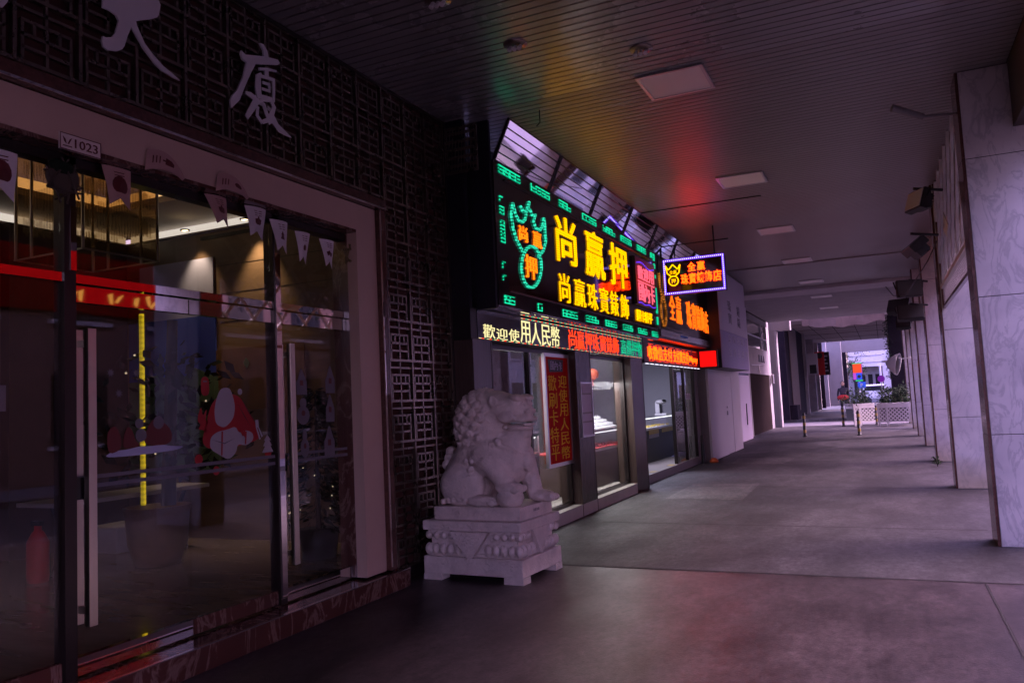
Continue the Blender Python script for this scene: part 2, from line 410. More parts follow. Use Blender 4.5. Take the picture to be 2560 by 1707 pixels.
def tag(o, label=None, cat=None, group=None, kind=None):
    if label: o['label'] = label
    if cat: o['category'] = cat
    if group: o['group'] = group
    if kind: o['kind'] = kind
    return o
def thing(name, label, cat, loc=(0, 0, 0), group=None, rz=0.0):
    o = bpy.data.objects.new(name, None); COL.objects.link(o); o.location = loc; o.rotation_euler = (0, 0, rz)
    o.empty_display_size = 0.1
    return tag(o, label, cat, group)
KIDS = {}
def dup(root, loc, rz=None, label=None):
    r = root.copy(); COL.objects.link(r); r.location = loc
    if rz is not None: r.rotation_euler = (0, 0, rz)
    if label: r['label'] = label
    for ch in list(root.children):
        c = ch.copy(); COL.objects.link(c); c.parent = r
        for g in list(ch.children):
            d = g.copy(); COL.objects.link(d); d.parent = c
    return r
def struct(mb, name, mats, **k):
    return tag(mb.build(name, mats, **k), kind='structure')

# text: one evaluated outline per string, then fitted to a measured box
GL = {}
def glyph_data(ch, bold=0.0):
    if (ch, bold) in GL: return GL[(ch, bold)]
    c = bpy.data.curves.new('t', 'FONT'); c.body = ch; c.size = 1.0; c.extrude = 0.5; c.offset = bold; c.resolution_u = 2
    o = bpy.data.objects.new('t', c); COL.objects.link(o)
    dg = bpy.context.evaluated_depsgraph_get()
    me = bpy.data.meshes.new_from_object(o.evaluated_get(dg))
    a = np.array([v.co[:] for v in me.vertices]); fs = [list(p.vertices) for p in me.polygons]
    bpy.data.objects.remove(o); bpy.data.curves.remove(c); bpy.data.meshes.remove(me)
    lo, hi = a.min(0), a.max(0); a = (a - lo) / np.maximum(hi - lo, 1e-6)
    GL[(ch, bold)] = (a, fs)
    return GL[(ch, bold)]
def text(mb, ch, u0, u1, z0, z1, at, d, face='x', bold=0.0, mi=0, slope=0.0):
    """letters in the box u0..u1 by z0..z1; face 'x' looks towards +X (u is Y), face 'y' looks towards -Y (u is X)"""
    a, fs = glyph_data(ch, bold)
    vs = []
    for p in a:
        u = u0 + p[0] * (u1 - u0); z = z0 + p[1] * (z1 - z0) + slope * (u - u0)
        vs.append((at + p[2] * d, u, z) if face == 'x' else (u, at - p[2] * d, z))
    mb.add(vs, fs, mi); return mb
ZC = 4.47
# ------------------------------------------------------------------ ground
struct(MB().add([(-900, -900, -0.17), (900, -900, -0.17), (900, 900, -0.17), (-900, 900, -0.17)], [(0, 1, 2, 3)]), 'ground', 'asphalt')
struct(MB().box(-4.4, 2.3, -16, 7.05, -0.16, 0), 'pavement_near', 'paving_near')
struct(MB().box(-4.6, 2.3, 7.05, 37.2, -0.16, 0), 'pavement', 'paving')
struct(MB().box(2.3, 2.45, -16, 37.2, -0.165, 0.0), 'kerb', 'kerb')
struct(MB().box(-6, 4, 37.2, 41.5, -0.16, 0.004), 'crossing_strip', 'kerb')
struct(MB().box(-6, 2.2, 41.5, 56, -0.16, 0.15), 'raised_pavement', 'paving')
struct(MB().box(9.0, 12.0, -40, 120, -0.16, -0.02), 'opposite_pavement', 'kerb')
j = MB()
def sheet(x0, x1, y0, y1, z=0.004, sk=0.0):
    j.add([(x0, y0, z), (x1, y0 + sk, z), (x1, y1 + sk, z), (x0, y1, z)], [(0, 1, 2, 3)])
sheet(-4.0, 2.3, 7.04, 7.065); sheet(-3.3, 0.85, 9.62, 9.64, sk=-0.1); sheet(-3.6, 0.85, 13.75, 13.775, sk=-0.5)
sheet(-3.7, 0.8, 18.5, 18.52, sk=-0.3); sheet(-3.6, 0.8, 23.2, 23.22); sheet(-3.6, 0.8, 27.6, 27.63); sheet(0.575, 0.59, 3.0, 7.04)
struct(j, 'paving_joints', 'joint')
struct(MB().add([(-3.1, 11.95, .004), (-1.95, 11.85, .004), (-2.0, 14.05, .004), (-3.1, 13.9, .004)], [(0, 1, 2, 3)]), 'paving_patch', 'patch')
struct(MB().add([(-3.14, 18.0, .004), (-2.05, 17.85, .004), (-1.95, 19.4, .004), (-3.25, 19.6, .004)], [(0, 1, 2, 3)]), 'paving_patch', 'patch')
struct(MB().add([(-1.0, 27.2, .004), (0.1, 27.1, .004), (0.1, 27.9, .004), (-1.0, 28.0, .004)], [(0, 1, 2, 3)]), 'paving_patch', 'patch')

# ------------------------------------------------------------------ slatted ceiling of the arcade
c = MB(); y = -14.0; P_ = 0.1
while y < 24.1:
    c.add([(-3.95, y, ZC), (1.27, y, ZC), (1.27, y + .084, ZC), (-3.95, y + .084, ZC)], [(0, 1, 2, 3)], 2 if y < 7.0 else 0)
    c.add([(-3.95, y, ZC), (1.27, y, ZC), (1.27, y, ZC + .012), (-3.95, y, ZC + .012)], [(0, 1, 2, 3)], 0)
    c.add([(-3.95, y + .084, ZC), (1.27, y + .084, ZC), (1.27, y + .084, ZC + .012), (-3.95, y + .084, ZC + .012)], [(0, 1, 2, 3)], 0)
    y += P_
c.add([(-4.6, -14, ZC + .014), (1.27, -14, ZC + .014), (1.27, 35.1, ZC + .014), (-4.6, 35.1, ZC + .014)], [(0, 1, 2, 3)], 1)
c.box(-4.6, 1.75, -14, 35.1, ZC + .016, ZC + .4, 1)
c.bar((-3.5, 12.36, ZC - .006), (-1.45, 12.36, ZC - .006), .012, .012, mi=1)
c.bar((-3.2, 19.5, ZC - .012), (0.6, 19.5, ZC - .012), .03, .02, mi=0)
struct(c, 'ceiling', ['slat', 'groove', 'slat_near'], fix=False)
for i, (yy, lab) in enumerate(((7.07, 'big pinkish square ceiling light, unlit, above the pavement by the stone lion'),
                               (10.97, 'second square ceiling light in the row, level with the pawn sign'),
                               (14.88, 'third square ceiling light, with a bright streak at one end'),
                               (18.75, 'fourth square ceiling light, behind the small hanging sign'),
                               (22.7, 'fifth square ceiling light in the row, a thin pale strip'),
                               (26.6, 'sixth square ceiling light in the row, a faint sliver'),
                               (30.5, 'seventh and last square ceiling light, close to the ceiling end'))):
    t = thing('ceiling_light', lab, 'ceiling light', (-1.56, yy + .3, ZC - .016), 'square unlit ceiling lights')
    f = MB()
    for a in ((-.31, .31, -.31, -.28), (-.31, .31, .28, .31), (-.31, -.28, -.28, .28), (.28, .31, -.28, .28)):
        f.box(a[0], a[1], a[2], a[3], -.004, .014)
    f.build('frame', 'alu', t, local=True)
    MB().box(-.279, .279, -.279, .279, .002, .012).build('diffuser', 'diffuser', t, local=True)
for (x, yy, lab) in ((-2.54, 5.87, 'small round ceiling fitting above the mesh wall end'), (-1.65, 6.5, 'small round ceiling fitting beside the big square light'),
                     (-2.73, 4.93, 'small round ceiling fitting close to the picture top edge')):
    t = thing('ceiling_spotlight', lab, 'spotlight', (x, yy, ZC), 'small round ceiling fittings')
    MB().lathe([(.0, -.012), (.095, -.012), (.1, -.004), (.1, 0)], n=24).build('trim', 'bronze', t, local=True)
    b = MB()
    for k in range(3): b.tube((-.04 + .04 * k, .01 * k, -.012), (-.05 + .045 * k, -.02, -.055), .014, .02, 8)
    b.build('bulb', 'diffuser', t, local=True)
tag(MB().path([(-2.95, 7.35, ZC), (-2.95, 7.35, ZC - .13), (-2.99, 7.35, ZC - .16)], .006).build('wire_hook', 'black'),
    'thin bent wire hanging from the ceiling by the sign corner', 'wire')

struct(MB().box(-3.94, 1.275, 24.1, 25.4, 4.385, 4.47), 'ceiling_beam', 'plaster_pale')
struct(MB().box(-4.2, 1.275, 25.4, 35.1, 4.46, 4.475), 'plaster_ceiling', 'plaster_grey')
# edge beam on the street side
struct(MB().box(1.28, 1.75, -14, 35.1, 3.86, 5.6), 'edge_beam', 'beam')
struct(MB().box(-9, 12, 35.1, 35.5, 4.9, 14), 'upper_wall', 'plaster_grey')
struct(MB().box(-10, 1.75, -14, 35.1, 4.9, 14), 'building_mass', 'plaster_grey')

struct(MB().box(-10, 0.84, -14.4, -14.0, 0, 5.5), 'end_wall', 'plaster_grey')  # unseen wall behind the camera, added to block light from the rear
# ------------------------------------------------------------------ marble pillars along the street
labs = ['huge grey-veined marble pillar with a dark joint near its top, cut by the photo edge',
        'second marble pillar, pale with a yellowed foot and green sprout beside it',
        'third marble pillar, tinted pink near its top',
        'fourth marble pillar counted from the huge veined one',
        'fifth marble pillar counted from the huge veined one',
        'sixth marble pillar, thin strip standing beside the white planters',
        'seventh and last marble pillar, behind the white planters']
def pillar(k, y0, label):
    t = thing('marble_pillar', label, 'pillar', (0.84, y0, 0), 'marble pillars along the street')
    mname = 'marble_white' if k == 0 else 'marble_foot'
    b = MB(); zs = [0, 1.02, 2.30, 3.62, ZC]
    for a, z in zip(zs, zs[1:]):
        b.box(0.868, 1.74, y0, y0 + .43, a + .003, z - .003, bev=.004)
    b.box(0.875, 1.73, y0 + .006, y0 + .424, 0, ZC, 1)
    b.build('shaft', [mname, 'joint'], t)
    e = MB()
    for a, z in zip(zs, zs[1:]): e.box(0.84, 0.866, y0 + .004, y0 + .43, a + .003, z - .003)
    e.box(.846, .868, y0 + .01, y0 + .42, 0, ZC)
    e.build('side_cladding', 'granite_brown', t)
    return t
for k in range(7): pillar(k, 8.60 + 4.68 * k, labs[k])
for k in (-1, -2, -3): pillar(0, 8.60 + 4.68 * k, 'marble pillar of the same row standing behind the viewer').__setitem__('kind', 'structure')

# metal trellis above the openings between pillars
def trellis(y0, y1, label):
    t = thing('metal_trellis', label, 'trellis', (.9, y0, 2.62), 'metal trellises between the pillars')
    fr = MB()
    fr.box(.88, .92, y0, y0 + .04, 2.62, ZC); fr.box(.88, .92, y1 - .04, y1, 2.62, ZC); fr.box(.88, .92, y0, y1, 2.62, 2.66)
    fr.build('frame', 'granite_brown', t)
    b = MB(); h = 4.40 - 2.95; n = int((y1 - y0) / .62)
    for i in range(-3, n + 1):
        for sgn in (0, 1):
            a = y0 + .62 * i; c0, c1 = a, a + h
            za, zb = (2.95, 4.40) if sgn == 0 else (4.40, 2.95)
            lo = max(c0, y0 + .04); hi = min(c1, y1 - .04)
            if hi - lo < .06: continue
            f = lambda q: za + (zb - za) * (q - c0) / (c1 - c0)
            b.bar((.886 if sgn else .914, lo, f(lo)), (.886 if sgn else .914, hi, f(hi)), .045, .03, (1, 0, 0))
    b.build('lattice', 'trellis_bar', t)
    p = MB(); p.box(.87, .93, y0 + .04, y1 - .04, 2.90, 2.95)
    for i in range(9): p.bar((.9, y0 + .05, 2.66 + .03 * i), (.9, y1 - .05, 2.66 + .03 * i), .012, .006)
    p.build('lower_slats', 'trellis_bar', t)
    return t
trellis(9.03, 13.28, 'criss-cross metal trellis beside the huge veined pillar top')

# ------------------------------------------------------------------ floodlights and the like on the pillars
def flood(x, y, z, w, h, d, yaw, pitch, label, lens='flood_lens_dark'):
    t = thing('floodlight', label, 'floodlight', (x, y, z), 'floodlights fixed along the pillars')
    q = Matrix.Rotation(yaw, 4, 'Z') @ Matrix.Rotation(pitch, 4, 'X')
    def tf(mb):
        mb.v = [tuple(q @ Vector(p)) for p in mb.v]; return mb
    b = MB().box(-w / 2, w / 2, 0, d * .6, -h / 2, h / 2, bev=.012); b.box(-w * .35, w * .35, d * .6, d, -h * .35, h * .35, bev=.01)
    for k in range(5): b.box(-w * .3, w * .3, d, d + .02, -h * .3 + h * .14 * k, -h * .3 + h * .14 * k + .008)
    tf(b).build('housing', 'flood_body', t, local=True)
    tf(MB().box(-w / 2 + .02, w / 2 - .02, -.012, -.001, -h / 2 + .02, h / 2 - .02)).build('lens', lens, t, local=True)
    br = MB(); br.bar((w / 2 + .005, d * .3, 0), (w / 2 + .03, d * .5, .14), .02, .006, (0, 1, 0)); br.bar((-w / 2 - .005, d * .3, 0), (-w / 2 - .03, d * .5, .14), .02, .006, (0, 1, 0))
    tf(br)
    br.tube((.0, 0, .14), (.84 - x, .12, .10), .018)
    br.build('bracket', 'flood_body', t, local=True)
flood(.52, 10.9, 3.78, .36, .26, .16, R_(-62), R_(-18), 'square floodlight with a pale lens aimed across the pavement, below the trellis', 'flood_lens')
flood(.50, 12.2, 3.45, .52, .24, .2, R_(-80), R_(-50), 'large black floodlight tilted down under the pale-lensed one')
flood(.55, 15.6, 3.22, .42, .30, .18, R_(10), R_(-4), 'boxy floodlight facing along the arcade with a grey square lens')
flood(.55, 16.2, 2.86, .44, .30, .2, R_(5), R_(-22), 'boxy floodlight tilted down, just under the other boxy one')
flood(.52, 24.0, 3.72, .55, .42, .3, R_(-20), R_(-35), 'far dark floodlight hanging above the round traffic mirror')
flood(.55, 21.5, 3.05, .32, .26, .2, R_(-12), R_(-30), 'small dark floodlight on the fourth pillar, nose down')
t = thing('cctv_camera', 'slim pale camera arm reaching from the top of the huge pillar', 'camera', (.84, 8.75, 4.12))
MB().tube((.84, 8.75, 4.12), (.5, 8.6, 4.10), .014).build('arm', 'board_grey', t)
MB().tube((.55, 8.58, 4.09), (.28, 8.48, 4.20), .03, .038, 12).build('body', 'board_grey', t)
tag(MB().path([(.84, 12.6, 3.52), (.72, 13.0, 3.30), (.55, 13.9, 3.10), (.45, 15.0, 3.02), (.3, 16.5, 3.2), (.2, 18, 3.55)], .01).build('cable', 'black'),
    'thin black cable drooping between the floodlights', 'cable')
tag(MB().poly([(10.2, 3.30), (10.75, 3.55), (10.6, 3.35), (10.9, 3.38), (10.5, 3.2)], 'x', .80, .01).build('torn_sheet', 'plaster_pale'),
    'torn pale scrap caught on the trellis near the floodlights', 'scrap')
t = thing('junction_box', 'orange brown junction box on the second marble pillar', 'box', (.83, 17.9, 3.0))
MB().box(.73, .835, 17.7, 17.9, 2.86, 3.12, bev=.01).build('case', 'lantern', t); MB().tube((.78, 17.8, 3.12), (.78, 17.8, 3.4), .02).build('conduit', 'granite_brown', t)
# round traffic mirror seen from the back
t = thing('traffic_mirror', 'round traffic mirror on a bracket, pale shell seen from behind, beside the planters', 'mirror', (.45, 27.4, 2.2))
q = Vector((.95, -.24, -.20)).to_track_quat('Z', 'Y')
sh = MB().lathe([(.05, -.34), (.16, -.26), (.30, -.08), (.345, 0), (.345, .012), (.31, .012)], n=28)
dm = MB().lathe([(0, .05), (.15, .04), (.31, .0)], n=28)
for m_, nm, mt in ((sh, 'shell', 'plaster_white'), (dm, 'mirror_face', 'mirror_dome')):
    m_.v = [tuple(q @ Vector(p)) for p in m_.v]; m_.build(nm, mt, t, local=True)
MB().tube((-.22, .15, .08), (-.45, .3, .12), .02).tube((-.45, .3, .12), (.4, .6, .2), .02).build('bracket', 'alu', t, local=True)
t = thing('weed_sprout', 'little green sprout at the foot of the second pillar', 'plant', (.80, 16.9, 0))
b = MB()
for k in range(16):
    a = random.uniform(0, 6.3); l = random.uniform(.08, .18); z = random.uniform(.02, .16)
    b.add([(0, 0, z * .5), (l * .6 * math.cos(a + .3), l * .6 * math.sin(a + .3), z + .03), (l * math.cos(a), l * math.sin(a), z), (l * .6 * math.cos(a - .3), l * .6 * math.sin(a - .3), z + .03)], [(0, 1, 2, 3)])
b.build('leaves', 'leaf2', t, local=True); MB().tube((0, 0, 0), (-.02, 0, .14), .008).build('stem', 'bark', t, local=True)
# ------------------------------------------------------------------ hotel side: metal lattice wall
DOOR_Y0, DOOR_Y1, DOOR_TOP = 0.4, 5.85, 3.35
t = thing('lattice_wall', 'dark bronze lattice wall of square tiles around the glass entrance', 'wall', (-3.95, 6.5, 0))
def inside(y, z): return DOOR_Y0 < y < DOOR_Y1 and z < DOOR_TOP
w = MB()
w.box(-4.25, -4.0, DOOR_Y1 - .02, 7.13, 0, ZC); w.box(-4.25, -4.0, -14, DOOR_Y0 + .02, 0, ZC); w.box(-4.25, -4.0, DOOR_Y0 + .02, DOOR_Y1 - .02, DOOR_TOP, ZC)
w.build('backing', 'recess', t)
lat = MB(); PY, PZ = .376, .365
def hb(y0, y1, z, w_, x0=-3.978, x1=-3.957):
    if y1 > 7.12: y1 = 7.12
    if y0 < 7.12: lat.box(x0, x1, y0, y1, z - w_ / 2, min(z + w_ / 2, ZC))
def vb(y, z0, z1, w_, x0=-3.978, x1=-3.957):
    if y < 7.11: lat.box(x0, x1, y - w_ / 2, y + w_ / 2, z0, min(z1, ZC))
for iy in range(-14, 3):
    for iz in range(-3, 9):
        y0 = 6.337 + PY * iy; z0 = 1.225 + PZ * iz
        if z0 < .1 or y0 < .0: continue
        yc, zc = y0 + PY / 2, z0 + PZ / 2
        if inside(yc, zc) or (DOOR_Y0 - .02 < y0 + PY - .03 < DOOR_Y1 and zc < DOOR_TOP - .05) : continue
        Z = lambda v: z0 + PZ * (1 - v)              # v runs down from the top heavy bar
        Y = lambda u: y0 + PY * u
        hb(Y(.03), Y(1.03), Z(1.0), .021, -3.978, -3.945)      # heavy bar
        vb(Y(.035), Z(1.0), Z(0), .021, -3.978, -3.942)         # main upright
        hb(Y(.03), Y(1.0), Z(.18), .017)
        vb(Y(.53), Z(.36), Z(0), .016)
        a, b2 = .15, .93
        for v in (.36, .57, .76): hb(Y(a), Y(b2), Z(v), .018)
        for u in (a + .02, b2 - .02): vb(Y(u), Z(1.0), Z(.36), .018)
        for u in (.345, .54, .735): vb(Y(u), Z(.57), Z(.36), .018)
        vb(Y(.54), Z(.97), Z(.57), .018)
lat.build('lattice', 'bronze', t)
e = MB(); e.box(-3.985, -3.93, 7.105, 7.13, 0, ZC); e.box(-3.99, -3.955, DOOR_Y1, 7.1, 0, .13); e.box(-3.985, -3.94, -14, 7.13, ZC - .03, ZC - .002)
e.build('edge_trim', 'dark_frame', t)

# stone surround of the entrance
t = thing('door_surround', 'cream stone surround with polished brown edging around the glass entrance', 'door surround', (-3.9, 3.1, 0))
s = MB(); s.box(-4.0, -3.9, DOOR_Y0 + .1, 5.75, 3.03, 3.25); s.box(-4.0, -3.9, 5.47, 5.75, .17, 3.03); s.box(-4.0, -3.9, DOOR_Y0 + .1, DOOR_Y0 + .38, .17, 3.03)
s.build('facing', 'cream', t)
e = MB()
e.box(-4.0, -3.845, DOOR_Y0, 5.85, 3.255, 3.35, bev=.006); e.box(-4.0, -3.86, 5.755, 5.85, .17, 3.252, bev=.006); e.box(-4.0, -3.86, DOOR_Y0, DOOR_Y0 + .095, .17, 3.252, bev=.006)
e.build('edging', 'granite_brown', t)
g_ = MB(); g_.box(-3.843, -3.835, DOOR_Y0, 5.86, 3.258, 3.272); g_.box(-3.858, -3.85, 5.757, 5.77, .2, 3.25); g_.build('bright_strip', 'chrome', t)
r = MB(); r.box(-4.16, -3.902, DOOR_Y0 + .38, 5.47, 3.005, 3.028); r.box(-4.16, -4.002, 5.475, 5.62, .17, 3.0); r.build('soffit_lining', 'marble_red', t)
r = MB(); r.box(-4.16, -4.0, 5.62, 5.83, .17, 3.0); r.box(-4.16, -4.0, DOOR_Y0, DOOR_Y0 + .38, .17, 3.0); r.build('reveal', 'dark_frame', t)
MB().box(-3.94, -3.90, 5.856, 5.885, 2.22, 2.68).build('red_reflection', 'red_cloth', t); MB().poly([(5.856, 1.55), (5.886, 1.62), (5.89, 1.9), (5.875, 2.02), (5.856, 2.05)], 'x', -3.94, .03).build('torn_paper', 'plaque', t); MB().poly([(5.856, 1.0), (5.88, 1.04), (5.888, 1.22), (5.87, 1.3), (5.856, 1.28)], 'x', -3.94, .03).build('torn_paper', 'plaque', t)  # thin red bar is a painted reflection beside the door edging
t = thing('marble_step', 'red-brown veined marble step below the glass entrance', 'step', (-3.9, 3, 0))
s = MB().box(-4.3, -3.815, -1.5, 5.98, 0, .15, bev=.006); s.build('tread', 'marble_red', t)
MB().box(-3.835, -3.81, -1.5, 5.98, .151, .157).build('nosing', 'steel', t)

# glass entrance
GX = -4.05
t = thing('glass_entrance', 'wide glass shopfront entrance with mirror-steel header and tall door pulls', 'glass entrance', (GX, 3.8, .15))
ENT = t
h = MB(); h.box(GX - .05, GX + .02, .8, 5.66, 2.295, 2.345); h.build('transom', 'chrome', t)
h = MB()
for a, b2 in ((2.975, 3.795), (3.805, 4.60), (4.66, 5.47)): h.box(GX - .03, GX + .012, a, b2, 2.19, 2.283)
h.build('door_head', 'chrome', t)
m = MB()
for y in (2.955, 4.62): m.box(GX - .06, GX + .03, y - .035, y + .035, .155, 3.0)
m.box(GX - .05, GX + .02, 5.60, 5.66, .155, 3.0); m.box(GX - .05, GX + .02, .8, .86, .155, 3.0); m.box(GX - .06, GX + .03, .8, 5.66, 2.95, 3.003)
m.build('mullions', 'dark_frame', t)
MB().box(GX + .031, GX + .036, 2.955, 2.99, 2.36, 2.72).build('mullion_cover', 'chrome', t); MB().box(GX + .031, GX + .036, 4.60, 4.655, .2, 2.9).build('mullion_cover', 'chrome', t)
for a, b2 in ((.87, 2.915), (2.995, 4.58), (4.66, 5.59)):
    MB().box(GX - .008, GX + .002, a, b2, 2.35, 2.945).build('transom_pane', 'glass', t)
def leaf(y0, y1, pull=None):
    d = MB().box(GX - .008, GX + .002, y0, y1, .262, 2.185 if y1 != 2.915 else 2.29).build('door_leaf' if pull else 'side_pane', 'glass', t)
    if pull:
        p = MB()
        for sx in (1, -1):
            x = GX + sx * .055
            p.box(x - .018, x + .018, pull, pull + .05, .42, 2.04)
            for z in (.5, 1.96): p.box(min(x, GX), max(x, GX), pull + .015, pull + .035, z - .02, z + .02)
        p.build('door_handle', 'brushed', d)
        MB().box(GX - .03, GX + .016, y0 + .002, y1 - .002, .165, .26).build('bottom_rail', 'chrome', d)
        MB().box(GX + .003, GX + .02, pull - .05 if pull < 3.5 else pull - .06, pull + .01 if pull < 3.5 else pull - .005, 1.10, 1.22).build('lock', 'black', d)
    else:
        MB().box(GX - .03, GX + .012, y0 + .002, y1 - .002, .165, .26).build('bottom_rail', 'marble_red', d)
    return d
leaf(2.995, 3.795, 3.03); leaf(3.805, 4.58); leaf(4.66, 5.47, 4.70); leaf(5.48, 5.59); leaf(.87, 2.915)
st = MB(); 
for z in (1.155, 1.205): st.box(GX + .003, GX + .005, 3.0, 5.45, z, z + .022)
st.build('frosted_band', 'sticker_grey', t)

# stickers on the glass
def smooth(p, n=2):
    for _ in range(n):
        q = []
        for a, b in zip(p, p[1:] + p[:1]): q += [(a[0] * .78 + b[0] * .22, a[1] * .78 + b[1] * .22), (a[0] * .22 + b[0] * .78, a[1] * .22 + b[1] * .78)]
        p = q
    return p
def sticker(name, parts, label, group=None, cat='sticker'):
    root = None
    t = thing(name, label, cat, (GX + .004, parts[0][1][0][0], parts[0][1][0][1]), group)
    for k, (mt, pts, nm) in enumerate(parts):
        MB().poly(smooth(list(pts)) if nm in ('sack', 'snow_heap', 'gift_box', 'snow', 'bundle', 'sprig', 'body') else pts, 'x', GX + .0035 + .0012 * k, .001).build(nm, mt, t)
    return t
def disc(y, z, r, n=14, ry=None): return [(y + (ry or r) * math.cos(6.2832 * i / n), z + r * math.sin(6.2832 * i / n)) for i in range(n)]
sticker('gift_sticker', [
    ('sticker_red', [(3.90, 1.36), (3.93, 1.46), (3.99, 1.62), (4.10, 1.68), (4.24, 1.66), (4.30, 1.58), (4.37, 1.50), (4.41, 1.44), (4.44, 1.36), (4.36, 1.33), (4.10, 1.30), (3.95, 1.31)], 'sack'),
    ('sticker_white', [(4.02, 1.47), (4.01, 1.56), (4.03, 1.64), (4.07, 1.71), (4.15, 1.715), (4.18, 1.66), (4.20, 1.58), (4.18, 1.50), (4.10, 1.44)], 'snow_heap'),
    ('sticker_white', [(3.965, 1.31), (3.97, 1.385), (4.03, 1.42), (4.12, 1.43), (4.2, 1.45), (4.23, 1.40), (4.29, 1.42), (4.36, 1.40), (4.37, 1.35), (4.30, 1.31), (4.215, 1.33), (4.2, 1.27), (4.13, 1.225), (4.05, 1.265)], 'gift_box'),
    ('sticker_white', disc(4.245, 1.685, .022), 'tassel'),
    ('sticker_red', [(4.060, 1.262), (4.072, 1.262), (4.080, 1.420), (4.068, 1.420)], 'ribbon'),
    ('sticker_red', [(4.280, 1.322), (4.292, 1.322), (4.300, 1.410), (4.288, 1.410)], 'ribbon'),
    ('sticker_grey', [(3.98, 1.37), (4.09, 1.335), (4.19, 1.37), (4.09, 1.343)], 'fold'), ('maroon', [(4.25, 1.64), (4.31, 1.55), (4.39, 1.45), (4.32, 1.55)], 'fold'), ('maroon', [(4.22, 1.60), (4.28, 1.52), (4.33, 1.45), (4.27, 1.52)], 'fold'),
    ('sticker_white', [(4.38, 1.485), (4.41, 1.485), (4.415, 1.43), (4.385, 1.43)], 'ribbon'),
    ('sticker_white', [(4.385, 1.43), (4.395, 1.43), (4.43, 1.35), (4.415, 1.345)], 'stripe'), ('sticker_white', [(4.405, 1.43), (4.415, 1.43), (4.45, 1.37), (4.437, 1.36)], 'stripe'),
    ('sticker_red', [(4.23, 1.415), (4.24, 1.44), (4.25, 1.44), (4.265, 1.38), (4.25, 1.38)], 'stripe'), ('sticker_red', [(4.255, 1.39), (4.262, 1.43), (4.272, 1.43), (4.285, 1.37), (4.27, 1.37)], 'stripe')],
    'large red sack sticker with white gift boxes and snow on the door glass')
sticker('tree_sticker', [('sticker_white', [(4.51, 1.375), (4.475, 1.335), (4.49, 1.335), (4.465, 1.295), (4.485, 1.295), (4.452, 1.25), (4.57, 1.25), (4.54, 1.295), (4.555, 1.295), (4.53, 1.335), (4.545, 1.335)], 'branches'),
                         ('sticker_red', [(4.475, 1.248), (4.55, 1.248), (4.54, 1.228), (4.485, 1.228)], 'pot')], 'tiny white fir tree sticker in a red pot beside the gift sack')
for (y, z, r, lab) in ((3.872, 1.25, .033, 'red snowflake dot under the snowy pot plant sticker'), (4.02, 1.165, .03, 'lower red snowflake dot on the frosted band')):
    sticker('red_snowflake', [('sticker_red', disc(y, z, r, 18), 'disc')], lab, 'red snowflake dots')
sticker('lantern_sticker', [('sticker_red', [(3.90, 1.68), (3.90, 1.76), (3.915, 1.785), (3.955, 1.785), (3.97, 1.76), (3.97, 1.68), (3.95, 1.66), (3.92, 1.66)], 'body'),
                            ('sticker_grey', [(3.918, 1.76), (3.952, 1.76), (3.952, 1.75), (3.918, 1.75)], 'line')], 'red lantern-shaped sticker above the gift sack')
sticker('coral_sticker', [('sticker_red', [(3.86, 1.50), (3.90, 1.60), (3.91, 1.52), (3.95, 1.585), (3.93, 1.49), (3.97, 1.50), (3.93, 1.45), (3.95, 1.40), (3.91, 1.44), (3.87, 1.44), (3.895, 1.475)], 'sprig')], 'pinkish red sprig sticker touching the gift sack')
for (y, z, sx, sz, kind, lab) in ((4.90, 1.76, .06, .10, 0, 'white house sticker on the side door, upper row by the pull'), (5.25, 1.78, .06, .11, 0, 'white house sticker on the side door, upper row by the jamb'),
                            (4.91, 1.53, .075, .11, 1, 'round white wreath sticker on the side door, middle row'), (5.24, 1.55, .055, .11, 0, 'white house sticker on the side door, middle row'),
                            (4.92, 1.28, .05, .11, 1, 'white bell sticker on the side door, bottom row'), (5.22, 1.29, .065, .12, 0, 'white scalloped house sticker on the side door, bottom row')):
    if kind == 0:
        pts = [(y - sx, z - sz), (y - sx, z), (y - sx * .7, z + sz * .2), (y - sx * .2, z + sz * .9), (y, z + sz), (y + sx * .2, z + sz * .9), (y + sx * .8, z + sz * .2), (y + sx, z), (y + sx, z - sz)]
        ps = [('sticker_grey', pts, 'outline'), ('maroon', [(y - sx * .3, z - sz * .3), (y - sx * .3, z + .1 * sz), (y + sx * .3, z + .1 * sz), (y + sx * .3, z - sz * .3)], 'window')]
    else:
        ps = [('sticker_grey', disc(y, z - sz * .25, sz * .65, 16, sx), 'ball'), ('sticker_grey', disc(y, z + sz * .6, sz * .35, 12, sx * .55), 'top'), ('maroon', disc(y, z - .1 * sz, sz * .2, 10, sx * .3), 'bow')]
    sticker('window_sticker', ps, lab, 'white festive stickers on the side door')
for (y, z, lab) in ((3.225, 1.80, 'pale snowflake sticker on the door glass, beside the blue mural'), (3.40, 1.80, 'pale snowflake sticker beside the yellow light pole'), (3.28, 1.68, 'pale snowflake sticker below its two neighbours')):
    sticker('snowflake_sticker', [('sticker_grey', [(y + (.028 if i % 2 else .012) * math.cos(i * math.pi / 8), z + (.028 if i % 2 else .012) * math.sin(i * math.pi / 8)) for i in range(16)], 'flake')], lab, 'pale snowflake stickers')
rr = random.Random(3)
sn = [(3.17, 1.315), (3.24, 1.35), (3.33, 1.35), (3.42, 1.365), (3.50, 1.36), (3.58, 1.365), (3.66, 1.35), (3.76, 1.345), (3.70, 1.325), (3.55, 1.318), (3.38, 1.312)]
